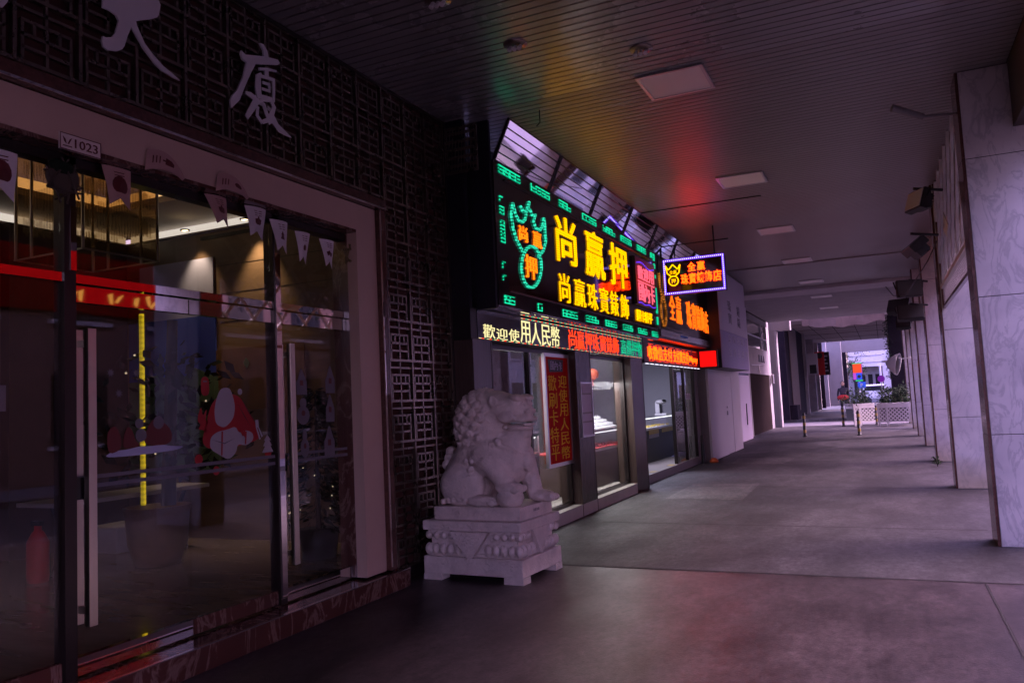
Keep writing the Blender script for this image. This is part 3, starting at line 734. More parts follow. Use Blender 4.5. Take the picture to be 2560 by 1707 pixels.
sticker('snowbank_sticker', [('mural_pale', sn, 'snow'),
    ('maroon', [(3.30, 1.352), (3.31, 1.44), (3.34, 1.49), (3.37, 1.46), (3.39, 1.40), (3.43, 1.365)], 'bundle'), ('maroon', [(3.44, 1.365), (3.47, 1.47), (3.52, 1.53), (3.60, 1.50), (3.66, 1.44), (3.65, 1.36)], 'bundle'),
    ('sticker_grey', disc(3.415, 1.50, .03), 'snowball'), ('sticker_grey', disc(3.555, 1.50, .04), 'snowball'), ('sticker_grey', disc(3.425, 1.43, .04), 'snowball'), ('maroon', [(3.2, 1.33), (3.19, 1.46), (3.25, 1.50), (3.29, 1.42), (3.28, 1.35)], 'bundle')],
    'dim snow bank sticker with dark red bundles across the door glass')
t = thing('notice_paper', 'pale printed notice taped inside the side pane', 'notice', (-4.30, 2.62, 1.66))
MB().box(-4.302, -4.30, 2.58, 2.78, 1.60, 1.74).build('sheet', 'sticker_grey', t)
b = MB()
for k in range(5): b.box(-4.2995, -4.299, 2.60, 2.75 - .02 * (k % 2), 1.625 + .022 * k, 1.631 + .022 * k)
b.build('print', 'lettering_grey', t)
t = thing('card_reader', 'small black wall panel low inside the side pane', 'panel', (-8.3, 5.0, 1.1))
MB().box(-8.38, -8.34, 4.85, 5.3, .92, 1.25, bev=.01).build('case', 'black', t); MB().box(-8.339, -8.336, 4.95, 5.2, 1.05, 1.2).build('screen', 'window_dark', t)

# house number plate
t = thing('number_plate', 'small pinkish plate reading 1023 above the door', 'number plate', (-3.9, 2.92, 3.02))
MB().box(-3.899, -3.885, 2.80, 3.045, 2.985, 3.075).build('plate', 'plaque', t)
b = MB(); text(b, '1023', 2.885, 3.025, 3.005, 3.055, -3.885, .003, bold=.006); b.build('lettering', 'maroon', t)
b = MB()
b.poly([(2.815, 3.055), (2.822, 3.03), (2.835, 3.018), (2.83, 3.04)], 'x', -3.885, .003); b.poly([(2.868, 3.055), (2.85, 3.018), (2.842, 3.018), (2.855, 3.045)], 'x', -3.885, .0032)
b.poly([(2.815, 3.008), (2.868, 3.008), (2.868, 3.003), (2.815, 3.003)], 'x', -3.885, .0028); b.build('emblem', 'maroon', t)
b = MB()
for a in ((2.80, 3.045, 2.985, 2.989), (2.80, 3.045, 3.071, 3.075), (2.80, 2.803, 2.985, 3.075), (3.042, 3.045, 2.985, 3.075)): b.box(-3.886, -3.883, *a)
b.build('border', 'maroon', t)

# white brush lettering on the lattice
LX = -3.93
def stroke(pts, wd):
    l, r_ = [], []
    for i, (y, z) in enumerate(pts):
        a = Vector(pts[max(0, i - 1)]); c_ = Vector(pts[min(len(pts) - 1, i + 1)]); d = (c_ - a).normalized(); n_ = Vector((-d.y, d.x)) * (wd[i] / 2 if isinstance(wd, (list, tuple)) else wd / 2)
        l.append((y + n_.x, z + n_.y)); r_.append((y - n_.x, z - n_.y))
    return l + r_[::-1]
da = [(3.09, 3.90), (3.10, 4.12), (3.20, 4.16), (3.28, 4.16), (3.27, 4.30), (3.31, 4.38), (3.36, 4.36), (3.36, 4.18), (3.46, 4.16), (3.50, 4.10), (3.486, 4.029), (3.474, 4.007), (3.422, 3.973), (3.348, 3.934), (3.317, 3.914), (3.322, 3.89), (3.378, 3.801), (3.44, 3.754), (3.515, 3.71), (3.582, 3.689), (3.647, 3.664), (3.593, 3.665), (3.504, 3.678), (3.45, 3.704), (3.367, 3.77), (3.284, 3.867), (3.255, 3.795), (3.234, 3.726), (3.219, 3.702), (3.185, 3.676), (3.118, 3.657), (3.09, 3.667), (3.083, 3.698), (3.09, 3.729), (3.109, 3.728), (3.147, 3.746), (3.171, 3.778), (3.186, 3.827), (3.197, 3.867), (3.177, 3.893), (3.139, 3.902)]
tag(MB().poly([(y, z) for y, z in da], 'x', LX, .014).build('wall_character', 'letter_white'), 'white brush-style character 大 on the lattice, cut by the photo top', 'sign character', 'white brush characters on the lattice')
sha = MB()
P = [[(4.385, 4.21), (4.419, 4.213), (4.458, 4.18), (4.472, 4.131), (4.45, 4.11), (4.42, 4.13), (4.417, 4.169), (4.403, 4.187)],
     [(4.195, 4.079), (4.233, 4.063), (4.438, 4.129), (4.57, 4.155), (4.593, 4.137), (4.568, 4.113), (4.347, 4.037), (4.335, 4.035), (4.252, 4.007), (4.203, 4.02), (4.19, 4.048)],
     [(4.248, 4.02), (4.339, 4.04), (4.286, 3.949), (4.226, 3.834), (4.169, 3.711), (4.088, 3.626), (4.078, 3.68), (4.096, 3.717), (4.141, 3.768), (4.206, 3.889)],
     stroke([(4.375, 4.012), (4.46, 4.04), (4.556, 4.062)], [.02, .02, .012]), stroke([(4.45, 4.04), (4.45, 3.975)], .04),
     stroke([(4.40, 3.98), (4.365, 3.955), (4.36, 3.86), (4.37, 3.79)], [.03, .045, .055, .05]), stroke([(4.39, 3.965), (4.47, 3.978), (4.535, 3.985)], .022), stroke([(4.525, 3.99), (4.527, 3.90), (4.52, 3.82)], .024),
     stroke([(4.41, 3.925), (4.485, 3.935)], .02), stroke([(4.48, 3.945), (4.482, 3.895)], .018), stroke([(4.40, 3.875), (4.49, 3.885)], .02), stroke([(4.37, 3.80), (4.45, 3.815), (4.53, 3.83)], [.05, .045, .03]),
     stroke([(4.235, 3.79), (4.285, 3.79), (4.34, 3.775)], [.02, .04, .04]), stroke([(4.36, 3.79), (4.30, 3.70), (4.24, 3.61)], [.06, .05, .035]), stroke([(4.36, 3.775), (4.42, 3.76), (4.45, 3.70), (4.49, 3.64)], [.05, .04, .035, .04]),
     stroke([(4.50, 3.82), (4.53, 3.78), (4.51, 3.73), (4.46, 3.66), (4.40, 3.625)], [.03, .04, .04, .035, .03]), stroke([(4.36, 3.73), (4.35, 3.66), (4.40, 3.62)], [.025, .03, .03]), stroke([(4.46, 3.755), (4.49, 3.745)], .03),
     [(4.485, 3.70), (4.523, 3.722), (4.575, 3.663), (4.653, 3.632), (4.721, 3.602), (4.668, 3.598), (4.573, 3.603), (4.525, 3.64), (4.48, 3.66)]]
for k, p in enumerate(P): sha.poly(p, 'x', LX, .016 - .0007 * k)
tag(sha.build('wall_character', 'letter_white'), 'white brush-style character 廈 on the dark lattice', 'sign character', 'white brush characters on the lattice')
tag(MB().poly([(2.1, 3.9), (2.3, 3.95), (2.54, 3.78), (2.545, 3.711), (2.533, 3.677), (2.511, 3.641), (2.489, 3.638), (2.46, 3.64), (2.40, 3.62), (2.2, 3.7)], 'x', LX, .014).build('wall_character', 'letter_white'), 'white brush stroke tip of a character cut off at the photo corner', 'sign character', 'white brush characters on the lattice')

# pennants hung along the door head
def pennant(y, z, w, h, mt, prt, label, lean=0.0, curl=.02, flip=False, x0=-3.99):
    t = thing('pennant', label, 'pennant', (x0, y + w / 2, z), 'paper pennants above the glass entrance')
    n, k = 9, 7; vs = []
    for j in range(n):
        v = j / (n - 1)
        for i in range(k):
            u = i / (k - 1)
            cut = (1 - abs(2 * u - 1)) * .22 * h
            zz = z - v * (h - cut * 1.0 if v > 0 else h)
            yy = y + u * w + lean * v * h + .012 * math.sin(3 * v + u)
            xx = x0 + curl * math.sin(2.6 * u + 1.5 * v) + .03 * v * v
            if flip:                                         # blown up against the lintel
                yy = y + v * h * 1.0 + .02 * u; zz = z + u * w * (1 - v * v * .85) + .05 * v * (1 - v) * 4 * .6; xx = x0 + .02 * math.sin(3 * v)
            vs.append((xx, yy, zz))
    fs = [(j * k + i, j * k + i + 1, (j + 1) * k + i + 1, (j + 1) * k + i) for j in range(n - 1) for i in range(k - 1)]
    m = MB(); m.add(vs, fs, 0, True)
    m.add([(a - .0012, b, c_) for a, b, c_ in vs], fs, 0, True)
    m.build('paper', mt, t)
    if prt:
        p = MB(); 
        def at(u, v):
            i = min(k - 2, int(u * (k - 1))); j = min(n - 2, int(v * (n - 1))); a = Vector(vs[j * k + i]); b = Vector(vs[j * k + i + 1]); c_ = Vector(vs[(j + 1) * k + i]); fu = u * (k - 1) - i; fv = v * (n - 1) - j
            return a + (b - a) * fu + (c_ - a) * fv
        shapes = {'pot': [(.3, .45), (.3, .6), (.38, .68), (.62, .68), (.7, .6), (.7, .45), (.55, .45), (.55, .38), (.45, .38), (.45, .45)],
                  'fir': [(.5, .42), (.35, .55), (.42, .55), (.3, .68), (.7, .68), (.58, .55), (.65, .55)],
                  'ball': [(.5 + .18 * math.cos(a * .628), .62 + .12 * math.sin(a * .628)) for a in range(10)],
                  'sleigh': [(.2, .5), (.25, .66), (.75, .66), (.82, .5), (.7, .56), (.5, .56), (.45, .48), (.3, .5)],
                  'wreath': [(.5 + .33 * math.cos(a * .45), .52 + .26 * math.sin(a * .45)) for a in range(14)]}
        pts = shapes[prt]; cu = sum(a for a, _ in pts) / len(pts); cv = sum(b for _, b in pts) / len(pts)
        def off(q): return (q.x + .003, q.y, q.z)
        vv = [off(at(cu, cv))] + [off(at(*q)) for q in pts]
        p.add(vv, [(0, i + 1, (i + 1) % len(pts) + 1) for i in range(len(pts))])
        for r_ in (.14, .22, .30): 
            p.add([off(at(.3, r_)), off(at(.7, r_ - .01)), off(at(.68, r_ + .02)), off(at(.32, r_ + .025))], [(0, 1, 2, 3)])
        p.build('print', 'maroon', t)
    return t
pennant(4.27, 3.0, .19, .23, 'pennant', 'pot', 'white pennant with a dark pot print, beside the ceiling downlight', -.05, .03)
pennant(4.52, 2.95, .17, .24, 'pennant', 'fir', 'white pennant printed with a dark fir tree', .06, .03)
pennant(4.80, 2.91, .15, .25, 'pennant', 'ball', 'white pennant printed with a round dark bauble', -.1, .03)
pennant(5.09, 2.90, .16, .23, 'pennant', 'sleigh', 'white pennant with a dark sleigh print, beside the wire star', 0.0, .03)
pennant(3.13, 3.0, .18, .24, 'pennant_pink', 'wreath', 'dim pink pennant printed with a round dark wreath', .05, .02)
pennant(3.90, 3.0, .17, .20, 'pennant_pink', 'pot', 'dim pink pennant sagging under the lintel next to a folded one', .25, .03)
pennant(3.34, 3.00, .13, .28, 'pennant_pink', 'pot', 'pennant blown up against the cream lintel near the number plate', flip=True, x0=-3.885)
pennant(3.90, 3.00, .12, .28, 'pennant_pink', 'ball', 'pennant blown up against the cream lintel, further from the number plate', flip=True, x0=-3.885)
pennant(2.44, 2.92, .18, .26, 'pennant', 'wreath', 'pennant with a dark print cut off by the picture edge', 0, .02)
# woven ornaments
def ornament(y, z, r, mt, cap, label, seed):
    rr = random.Random(seed)
    t = thing('woven_ornament', label, 'ornament', (-3.99, y, z))
    b = MB()
    for k in range(9):
        a = k * math.pi / 4.5 + rr.uniform(-.2, .2); a2 = a + rr.uniform(1.9, 2.6)
        p = [(-3.985 + .012 * (k % 3), y + r * math.cos(a), z + r * math.sin(a) * 1.05), (-3.985 + .012 * (k % 3), y + r * math.cos(a2), z + r * math.sin(a2) * 1.05)]
        b.tube(p[0], p[1], .006, .006, 6)
    for k in range(8): b.tube((-3.98, y + r * .55 * math.cos(k), z + r * .55 * math.sin(k)), (-3.98, y + r * .55 * math.cos(k + 1), z + r * .55 * math.sin(k + 1)), .007, .007, 6)
    b.build('twigs', mt, t)
    if cap:
        c_ = MB().ell((-3.985, y, z + .02), (.02, r * .85, r * .8)); c_.build('ball', 'wicker_dark', t)
        MB().ell((-3.98, y - .01, z + r * .62), (.03, r * .62, r * .38)).build('leafy_cap', 'leaf_dark', t)
ornament(2.885, 2.84, .12, 'wicker_dark', True, 'dark woven ball ornament with a green cap at the mullion top', 1)
ornament(5.46, 2.82, .085, 'wicker', False, 'pale star-shaped twig ornament by the door jamb', 2)
# ------------------------------------------------------------------ lobby behind the glass
t = thing('hotel_lobby', 'dim stone-lined lobby room with lit ceiling coves behind the glass entrance', 'lobby', (-6.5, 4, .15))
MB().box(-9, -4.31, -2, 7.2, .0, .148).build('floor', 'lobby_floor', t)
b = MB(); b.box(-8.7, -8.45, -2, 5.40, .15, 3.70, 0)
for k in range(6): b.box(-8.449, -8.446, -2, 5.40, .75 + .52 * k, .756 + .52 * k, 1)
b.build('stone_wall', ['lobby_stone', 'black'], t)
MB().box(-8.7, -8.30, 5.40, 5.92, .15, 3.70).build('dark_pier', 'dark_brown_panel', t)
MB().box(-8.7, -8.45, 5.92, 7.2, .15, 3.70).build('back_panel', 'dark_brown_panel', t)
b = MB(); b.box(-8.45, -4.31, 6.98, 7.10, .15, 3.70, 0)
for z in (2.62, 2.95, 3.28): b.box(-8.45, -4.31, 6.977, 6.979, z, z + .006, 1)
b.build('side_wall', ['lobby_brown', 'black'], t)
MB().box(-9, -4.31, -2.2, -2, .15, 4.4).build('near_wall', 'lobby_stone', t)
MB().box(-8.9, -8.46, -2, 7.2, 3.72, 3.74).box(-8.46, -4.3, 6.99, 7.2, 3.72, 3.74).build('cove_shelf', 'lobby_ceiling', t)
MB().box(-8.58, -8.55, -2, 7.05, 3.745, 3.85).box(-8.5, -4.3, 7.08, 7.1, 3.745, 3.85).build('cove_light', 'cove_white', t)
b = MB()
b.box(-8.9, -7.75, -2, 7.2, 3.86, 3.93); b.box(-7.75, -4.15, 6.15, 7.2, 3.86, 3.93); b.box(-4.6, -4.15, -2, 6.15, 3.86, 3.93); b.box(-7.75, -4.6, -2, -.5, 3.86, 3.93)
b.box(-8.9, -4.15, -2, 7.2, 4.25, 4.35)
b.build('ceiling', 'lobby_ceiling', t)
MB().box(-7.98, -7.95, -2, 6.37, 3.935, 4.10).box(-7.95, -4.4, 6.34, 6.37, 3.935, 4.10).build('cove_light', 'cove_warm', t)
b = MB(); b.box(-7.2, -5.4, 6.968, 6.979, 3.62, 3.66)
b.build('air_vent', 'black', t)
b = MB(); b.box(-7.1, -5.7, 6.96, 6.976, 1.6, 2.3); b.build('dark_picture', 'wood', t)
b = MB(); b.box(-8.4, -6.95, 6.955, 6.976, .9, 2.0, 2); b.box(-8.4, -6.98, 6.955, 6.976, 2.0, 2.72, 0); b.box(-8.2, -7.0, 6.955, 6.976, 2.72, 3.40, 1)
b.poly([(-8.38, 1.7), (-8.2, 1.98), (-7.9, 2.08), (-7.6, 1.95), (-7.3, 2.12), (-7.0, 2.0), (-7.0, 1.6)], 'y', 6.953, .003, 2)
b.build('backdrop', ['backdrop_blue', 'mural_pale', 'backdrop_green'], t)  # blue, pale and green colour fields on the side wall
for k, x in enumerate((-7.2, -6.3)):
    f = MB().lathe([(.03, 0), (.05, -.005), (.055, .01)], (x, 6.74, 3.70), 16).build('downlight', 'chrome', t)
    l = bpy.data.lights.new('downlight_lamp', 'SPOT'); l.energy = (60 if k else 30) * KE; l.color = (1, .70, .40); l.spot_size = R_(70); l.spot_blend = .8; l.shadow_soft_size = .03
    lo = bpy.data.objects.new('downlight_lamp', l); COL.objects.link(lo); lo.location = (x, 6.80, 3.68); lo.rotation_euler = (R_(8), 0, 0)
    MB().box(x - .03, x + .03, 6.72, 6.76, 3.694, 3.699).build('lamp_face', 'lamp_warm', f, fix=True)
# crystal chandelier
t = thing('chandelier', 'boxy crystal-rod chandelier hanging inside the lobby', 'chandelier', (-6.1, 4.6, 2.9))
b = MB()
for (x0, x1, y0, y1) in ((-6.48, -5.66, 4.985, 4.99), (-6.48, -5.66, 4.27, 4.275), (-6.485, -6.48, 4.27, 4.99), (-5.66, -5.655, 4.27, 4.99)): b.box(x0, x1, y0, y1, 2.90, 3.84)
b.build('glass_sides', 'crystal_pane', t)
rods = MB(); rr = random.Random(5)
for k in range(24):
    for (x, y) in ((-6.45 + .033 * k, 4.90), (-6.45 + .033 * k, 4.34), (-6.42, 4.3 + .029 * k), (-5.72, 4.3 + .029 * k)):
        a = 3.12 + rr.uniform(-.02, .02); rods.tube((x, y, a), (x, y, a + .13), .006, .006, 5); rods.tube((x, y, a + .25), (x, y, a + .38), .006, .006, 5)
        rods.tube((x, y, a + .5), (x, y, a + .62), .005, .005, 5)
rods.build('rods', 'crystal', t)
f = MB()
for z in (2.895, 3.835):
    for a in ((-6.49, -5.65, 4.985, 5.0), (-6.49, -5.65, 4.26, 4.275), (-6.495, -6.48, 4.26, 5.0), (-5.665, -5.65, 4.26, 5.0)): f.box(*a, z, z + .012)
for x in (-6.3, -5.85):
    for y in (4.4, 4.85): f.tube((x, y, 3.84), (x, y, 4.26), .006)
f.build('frame', 'brushed', t)
f = MB()
for x in (-6.48, -6.28, -5.86, -5.66):
    for y in (4.27, 4.99): f.tube((x, y, 2.9), (x, y, 3.84), .013, .013, 8)
f.build('posts', 'brushed', t)
# lit yellow pole, pot plant, extinguisher, low furniture
t = thing('light_pole', 'yellow glowing pole of wrapped lights standing in a big pot inside the lobby', 'light pole', (-6.5, 5.53, .15))
MB().tube((-6.5, 5.53, .72), (-6.5, 5.53, 2.56), .024, .024, 12).build('tube', 'tube_yellow', t)
MB().tube((-6.36, 5.70, .7), (-6.33, 5.75, 2.5), .07, .05, 12).build('trunk', 'bark', t)
lv = MB(); rr = random.Random(11)
for k in range(260):
    q = Vector((rr.gauss(0, .30), rr.gauss(0, .34), rr.uniform(1.0, 2.2))); s_ = rr.uniform(.05, .10); d = Vector((rr.uniform(-1, 1), rr.uniform(-1, 1), rr.uniform(-1, .3))).normalized(); e_ = d.orthogonal() * .35
    p = Vector((-6.35, 5.8, 0)) + q
    if (p - Vector((-6.5, 5.53, p.z))).length < .12: continue
    lv.add([p[:], (p + (d + e_) * s_)[:], (p + d * 2 * s_)[:], (p + (d - e_) * s_)[:]], [(0, 1, 2, 3)])
lv.build('leaves', 'leaf_dark', t)
fy = MB()
for k in range(12): fy.ell((-6.35 + rr.gauss(0, .35), 5.8 + rr.gauss(0, .5), rr.uniform(1.1, 2.2)), (.010,) * 3, 6, 4)
fy.build('fairy_lights', 'fairy', t)
MB().lathe([(0, .15), (.2, .15), (.27, .35), (.29, .62), (.31, .70), (.27, .70), (.25, .62), (0, .60)], (-6.45, 5.65, 0), 28).build('pot', 'wood', t)
t = thing('christmas_tree', 'dark tapering fir tree dotted with tiny lights behind the side door', 'tree', (-5.0, 6.25, .15))
lv = MB()
for k in range(900):
    z = rr.uniform(.45, 1.75); r = .34 * (1.85 - z) / 1.4 * math.sqrt(rr.random()); a = rr.uniform(0, 6.283)
    p = Vector((-5.0 + r * math.cos(a), 6.25 + r * math.sin(a), z)); d = Vector((math.cos(a), math.sin(a), rr.uniform(-.8, .1))).normalized(); e_ = d.orthogonal() * .2; s_ = .06
    lv.add([p[:], (p + (d + e_) * s_)[:], (p + d * 2 * s_)[:], (p + (d - e_) * s_)[:]], [(0, 1, 2, 3)])
lv.build('branches', 'leaf_dark', t); MB().tube((-5, 6.25, .15), (-5, 6.25, 1.7), .03, .01).build('trunk', 'bark', t)
MB().lathe([(0, .15), (.16, .15), (.19, .42), (0, .42)], (-5, 6.25, 0), 20).build('pot', 'black', t)
fy = MB()
for k in range(16):
    z = rr.uniform(.5, 1.5); a = rr.uniform(0, 6.28); r = .34 * (1.85 - z) / 1.4; fy.ell((-5 + r * math.cos(a), 6.25 + r * math.sin(a), z), (.007,) * 3, 6, 4)
fy.build('fairy_lights', 'fairy', t)
t = thing('fire_extinguisher', 'dim red fire extinguisher on the lobby floor behind the door pull', 'extinguisher', (-6.9, 4.75, .15))
MB().lathe([(0, .15), (.085, .15), (.09, .2), (.09, .5), (.05, .58), (.03, .6), (.03, .64), (0, .64)], (-6.9, 4.75, 0), 20).build('cylinder', 'red_cloth', t); MB().box(-6.97, -6.85, 4.73, 4.77, .64, .68).build('valve', 'black', t)
t = thing('display_table', 'white-topped table with crossed legs standing in the dim lobby', 'table', (-7.0, 5.2, .15))
MB().box(-7.35, -6.75, 4.85, 6.6, .78, .82).build('table_top', 'plaster_grey', t)
for (y0, y1) in ((4.95, 5.25), (5.25, 4.95), (6.2, 6.5), (6.5, 6.2)): MB().bar((-7.0, y0, .15), (-7.0, y1, .78), .03, .03, (1, 0, 0)).build('leg', 'flood_body', t)
tag(MB().box(-7.9, -7.4, 5.95, 6.8, .15, .42, bev=.02).build('box', 'plaster_grey'), 'pale low box on the lobby floor behind the pot', 'box')

# ------------------------------------------------------------------ dark cladding between hotel and pawn shop
t = thing('clad_wall', 'black clad return wall with a small louvre at its top, between lattice and pawn sign', 'wall', (-3.85, 7.2, 0))
MB().box(-4.25, -3.735, 7.135, 7.20, 0, ZC - .004).box(-3.735, -3.515, 7.30, 7.34, 2.5, ZC - .004).build('cladding', 'black_clad', t)
b = MB()
b.box(-3.93, -3.56, 7.118, 7.133, 3.90, 3.93); b.box(-3.93, -3.56, 7.118, 7.133, 4.36, 4.39); b.box(-3.93, -3.91, 7.118, 7.133, 3.93, 4.36); b.box(-3.58, -3.56, 7.118, 7.133, 3.93, 4.36)
for k in range(5): b.bar((-3.91, 7.126, 3.98 + .085 * k), (-3.58, 7.126, 3.98 + .085 * k), .012, .03, (0, -.6, .8))
for k in range(9): b.bar((-3.90 + .036 * k, 7.121, 3.93), (-3.87 + .036 * k, 7.121, 4.36), .006, .01, (0, 1, 0))
b.build('louvre', 'bronze', t)

# ------------------------------------------------------------------ pawn shop front
SX = -3.72
t = thing('pawn_shop', 'narrow pawn and jewellery shop front with brown steel pillars and lit glass bays', 'shop', (SX, 10.5, 0))
SHOP = t
MB().box(-8.2, SX - .02, 7.21, 13.0, .0, .145).build('floor', 'step_stone', t)
MB().box(SX - .02, SX + .002, 7.56, 12.68, 0, .155).box(SX - .16, SX - .02, 7.56, 12.68, .145, .155).build('step', 'step_stone', t)
MB().box(-8.3, -8.2, 7.21, 13.95, .0, 2.6).build('back_wall', 'shop_dark', t)
MB().box(-8.2, -4.0, 7.21, 7.3, .15, 2.6).build('side_wall', 'shop_wall', t)
MB().box(-8.2, -3.95, 7.2, 14.0, 2.6, 2.66).build('ceiling', 'shop_wall', t)
MB().box(-8.2, -4.25, 13.98, 14.06, .0, 2.6).build('party_wall', 'shop_dark', t)
def sh_pillar(y0, y1):
    p = MB(); p.box(SX - .30, SX, y0, y1, 0, 2.20, bev=.008); p.build('pillar', 'brown_steel', t)
    q_ = MB(); q_.box(SX - .28, SX + .004, y0 - .018, y0 - .001, 0, 2.2); q_.box(SX - .28, SX + .004, y1 + .001, y1 + .016, 0, 2.2); q_.build('pillar_edge', 'brown_steel', t)
sh_pillar(7.15, 7.55); sh_pillar(10.10, 10.68); sh_pillar(12.69, 13.36)
fr = MB()
for (a, b_) in ((7.57, 10.08), (10.70, 12.67)):
    fr.box(SX - .19, SX - .12, a, a + .045, .155, 2.2); fr.box(SX - .19, SX - .12, b_ - .045, b_, .155, 2.2); fr.box(SX - .19, SX - .12, a, b_, .155, .195); fr.box(SX - .19, SX - .12, a, b_, 2.13, 2.2)
fr.box(SX - .19, SX - .12, 8.80, 8.84, .195, 2.13); fr.build('window_frame', 'dark_frame', t)
for (a, b_) in ((7.615, 8.80), (8.84, 10.035), (10.745, 12.625)): MB().box(SX - .16, SX - .152, a, b_, .195, 2.13).build('window_pane', 'glass_tint', t)
cl = MB()
for x, y in [(-4.4, 8.0), (-4.4, 8.6), (-4.4, 9.2), (-4.4, 9.8), (-5.2, 8.3), (-5.2, 9.1), (-4.4, 11.2), (-4.4, 11.8), (-4.4, 12.4), (-5.2, 11.5), (-5.2, 12.2), (-4.4, 13.1), (-5.4, 13.0)] + [(-6.4 - .45 * a, 11.6 + 1.1 * b) for a in range(4) for b in range(4)] + [(-6.4 - .45 * a, 8.4 + 1.2 * b) for a in range(4) for b in range(3)]:
    cl.tube((x, y, 2.598), (x, y, 2.588), .05, .05, 12)
cl.build('ceiling_lamps', 'lamp_cool', t)
for (y, e) in ((8.8, 170), (12.2, 130)):
    l = bpy.data.lights.new('shop_lamp', 'AREA'); l.energy = e * KE; l.size = 1.6; l.color = (.92, .93, 1.0)
    lo = bpy.data.objects.new('shop_lamp', l); COL.objects.link(lo); lo.location = (-4.9, y, 2.57)
MB().box(-7.4, -6.6, 8.2, 10.4, .15, 2.2).build('back_cabinet', 'shop_dark', t)
MB().box(-8.19, -8.15, 11, 13.9, .3, 2.3).build('back_panel', 'shop_dark', t)
t = thing('window_poster', 'dull mirror-like poster of white blossom in the first shop window', 'poster', (SX - .2, 7.9, 1.6))
MB().box(SX - .22, SX - .20, 7.62, 8.80, 1.45, 2.12).build('sheet', 'shop_wall', t)
b = MB(); rr = random.Random(2)
for k in range(50):
    y = 8.35 + rr.gauss(0, .16); z = 1.78 + rr.gauss(0, .11)
    b.poly(disc(y, z, rr.uniform(.012, .04), 7), 'x', SX - .199, .001 + .0002 * k)
b.build('blossom', 'sticker_white', t)

# red upright card banner
t = thing('card_banner', 'red upright banner with yellow characters in a silver frame by the shop window', 'banner', (-3.72, 9.8, .72))
BX = SX - .105
MB().box(BX - .02, BX, 9.27, 10.06, .74, 2.10).build('panel', 'card_red', t)
f = MB()
for a in ((9.23, 10.10, .70, .745), (9.23, 10.10, 2.095, 2.14), (9.23, 9.275, .745, 2.095), (10.055, 10.10, .745, 2.095)): f.box(BX - .03, BX + .012, *a)
f.build('frame', 'alu', t)
b = MB().poly([(9.40, 1.90), (9.36, 2.06), (9.90, 2.07), (9.86, 1.91)], 'x', BX + .001, .003); b.build('black_label', 'black', t)
b = MB()
for k, ch in enumerate('國內卡'): text(b, ch, 9.44 + .14 * k, 9.56 + .14 * k, 1.93, 2.04, BX + .0045, .002, bold=.0)
b.build('label_lettering', 'lettering_pale', t)
b = MB()
for k, ch in enumerate('歡刷卡特平'): text(b, ch, 9.34, 9.62, 1.66 - .22 * k, 1.86 - .22 * k, BX + .001, .004, bold=0.0)
for k, ch in enumerate('迎使用人民幣'): text(b, ch, 9.69, 9.99, 1.70 - .185 * k, 1.865 - .185 * k, BX + .001, .004, bold=0.0)
b.build('lettering', 'banner_yellow', t)
t = thing('framed_notice', 'silver framed notice with purple sheet on the middle shop pillar', 'notice', (SX, 10.4, 1.03))
f = MB()
for a in ((10.17, 10.64, 1.03, 1.05), (10.17, 10.64, 1.75, 1.77), (10.17, 10.19, 1.05, 1.75), (10.62, 10.64, 1.05, 1.75)): f.box(SX + .002, SX + .03, *a)
f.build('frame', 'alu', t); MB().box(SX + .002, SX + .012, 10.19, 10.62, 1.05, 1.75).build('sheet', 'lavender_sheet', t)
b = MB()
for z in (1.60, 1.34, 1.22): b.box(SX + .0125, SX + .0135, 10.2, 10.61, z, z + .022)
b.box(SX + .0125, SX + .0135, 10.25, 10.28, 1.62, 1.74); b.build('white_lines', 'sticker_white', t)

# display counters
def counter(x0, x1, y0, y1, zb, zt, label, tray=True):
    t = thing('display_counter', label, 'display counter', ((x0 + x1) / 2, (y0 + y1) / 2, .15), 'glass jewellery counters')
    MB().box(x0, x1, y0, y1, .15, zb, bev=.01).build('base', 'dark_brown_panel' if tray else 'black', t)
    MB().box(x0 + .01, x1 - .01, y0 + .01, y1 - .01, zb + .004, zb + .02).build('tray', 'red_cloth' if tray else 'case_white', t)
    MB().box(x0, x1, y0, y1, zb, zt).build('glass_case', 'glass', t)
    e = MB()
    for y in (y0, y1 - .012): e.box(x1 - .012, x1 + .003, y, y + .012, zb, zt)
    e.box(x1 - .02, x1 + .004, y0, y1, zb - .03, zb); e.build('edge_strip', 'alu', t)
    MB().box(x1 - .05, x1 - .03, y0 + .03, y1 - .03, zt - .03, zt - .012).build('strip_light', 'lamp_strip', t)
    jw = MB(); rr = random.Random(int(y0 * 10))
    for k in range(int((y1 - y0) * 28)):
        y = y0 + .06 + k / 28; x = rr.uniform(x0 + .2, x1 - .08)
        if y < y1 - .05: jw.ell((x, y, zb + .035), (.025, .016, .018), 8, 5)
    jw.build('jewellery', 'gold_label' if not tray else 'sticker_red', t)
    return t
counter(-4.75, -4.25, 7.7, 9.95, .84, 1.08, 'dark counter with red jewellery trays in the bay behind the lion')
counter(-4.8, -4.2, 10.9, 13.86, .74, 1.02, 'dark wooden counter with glowing red trays in the middle bay')
t = thing('jewellery_stand', 'white stepped jewellery stand with rings in the middle bay', 'display stand', (-4.3, 12.8, 1.02))
b = MB()
for k in range(4): b.box(-4.75 + .0, -4.28 - .09 * k, 11.6, 13.65 - .06 * k, 1.04 + .055 * k, 1.075 + .055 * k, bev=.006)
b.build('steps', 'case_white', t)
b = MB()
for k in range(4):
    for i in range(16): b.tube((-4.31 - .09 * k, 11.75 + .11 * i, 1.075 + .055 * k), (-4.31 - .09 * k, 11.75 + .11 * i, 1.10 + .055 * k), .012, .008, 6)
b.build('ring_holders', 'sticker_white', t)
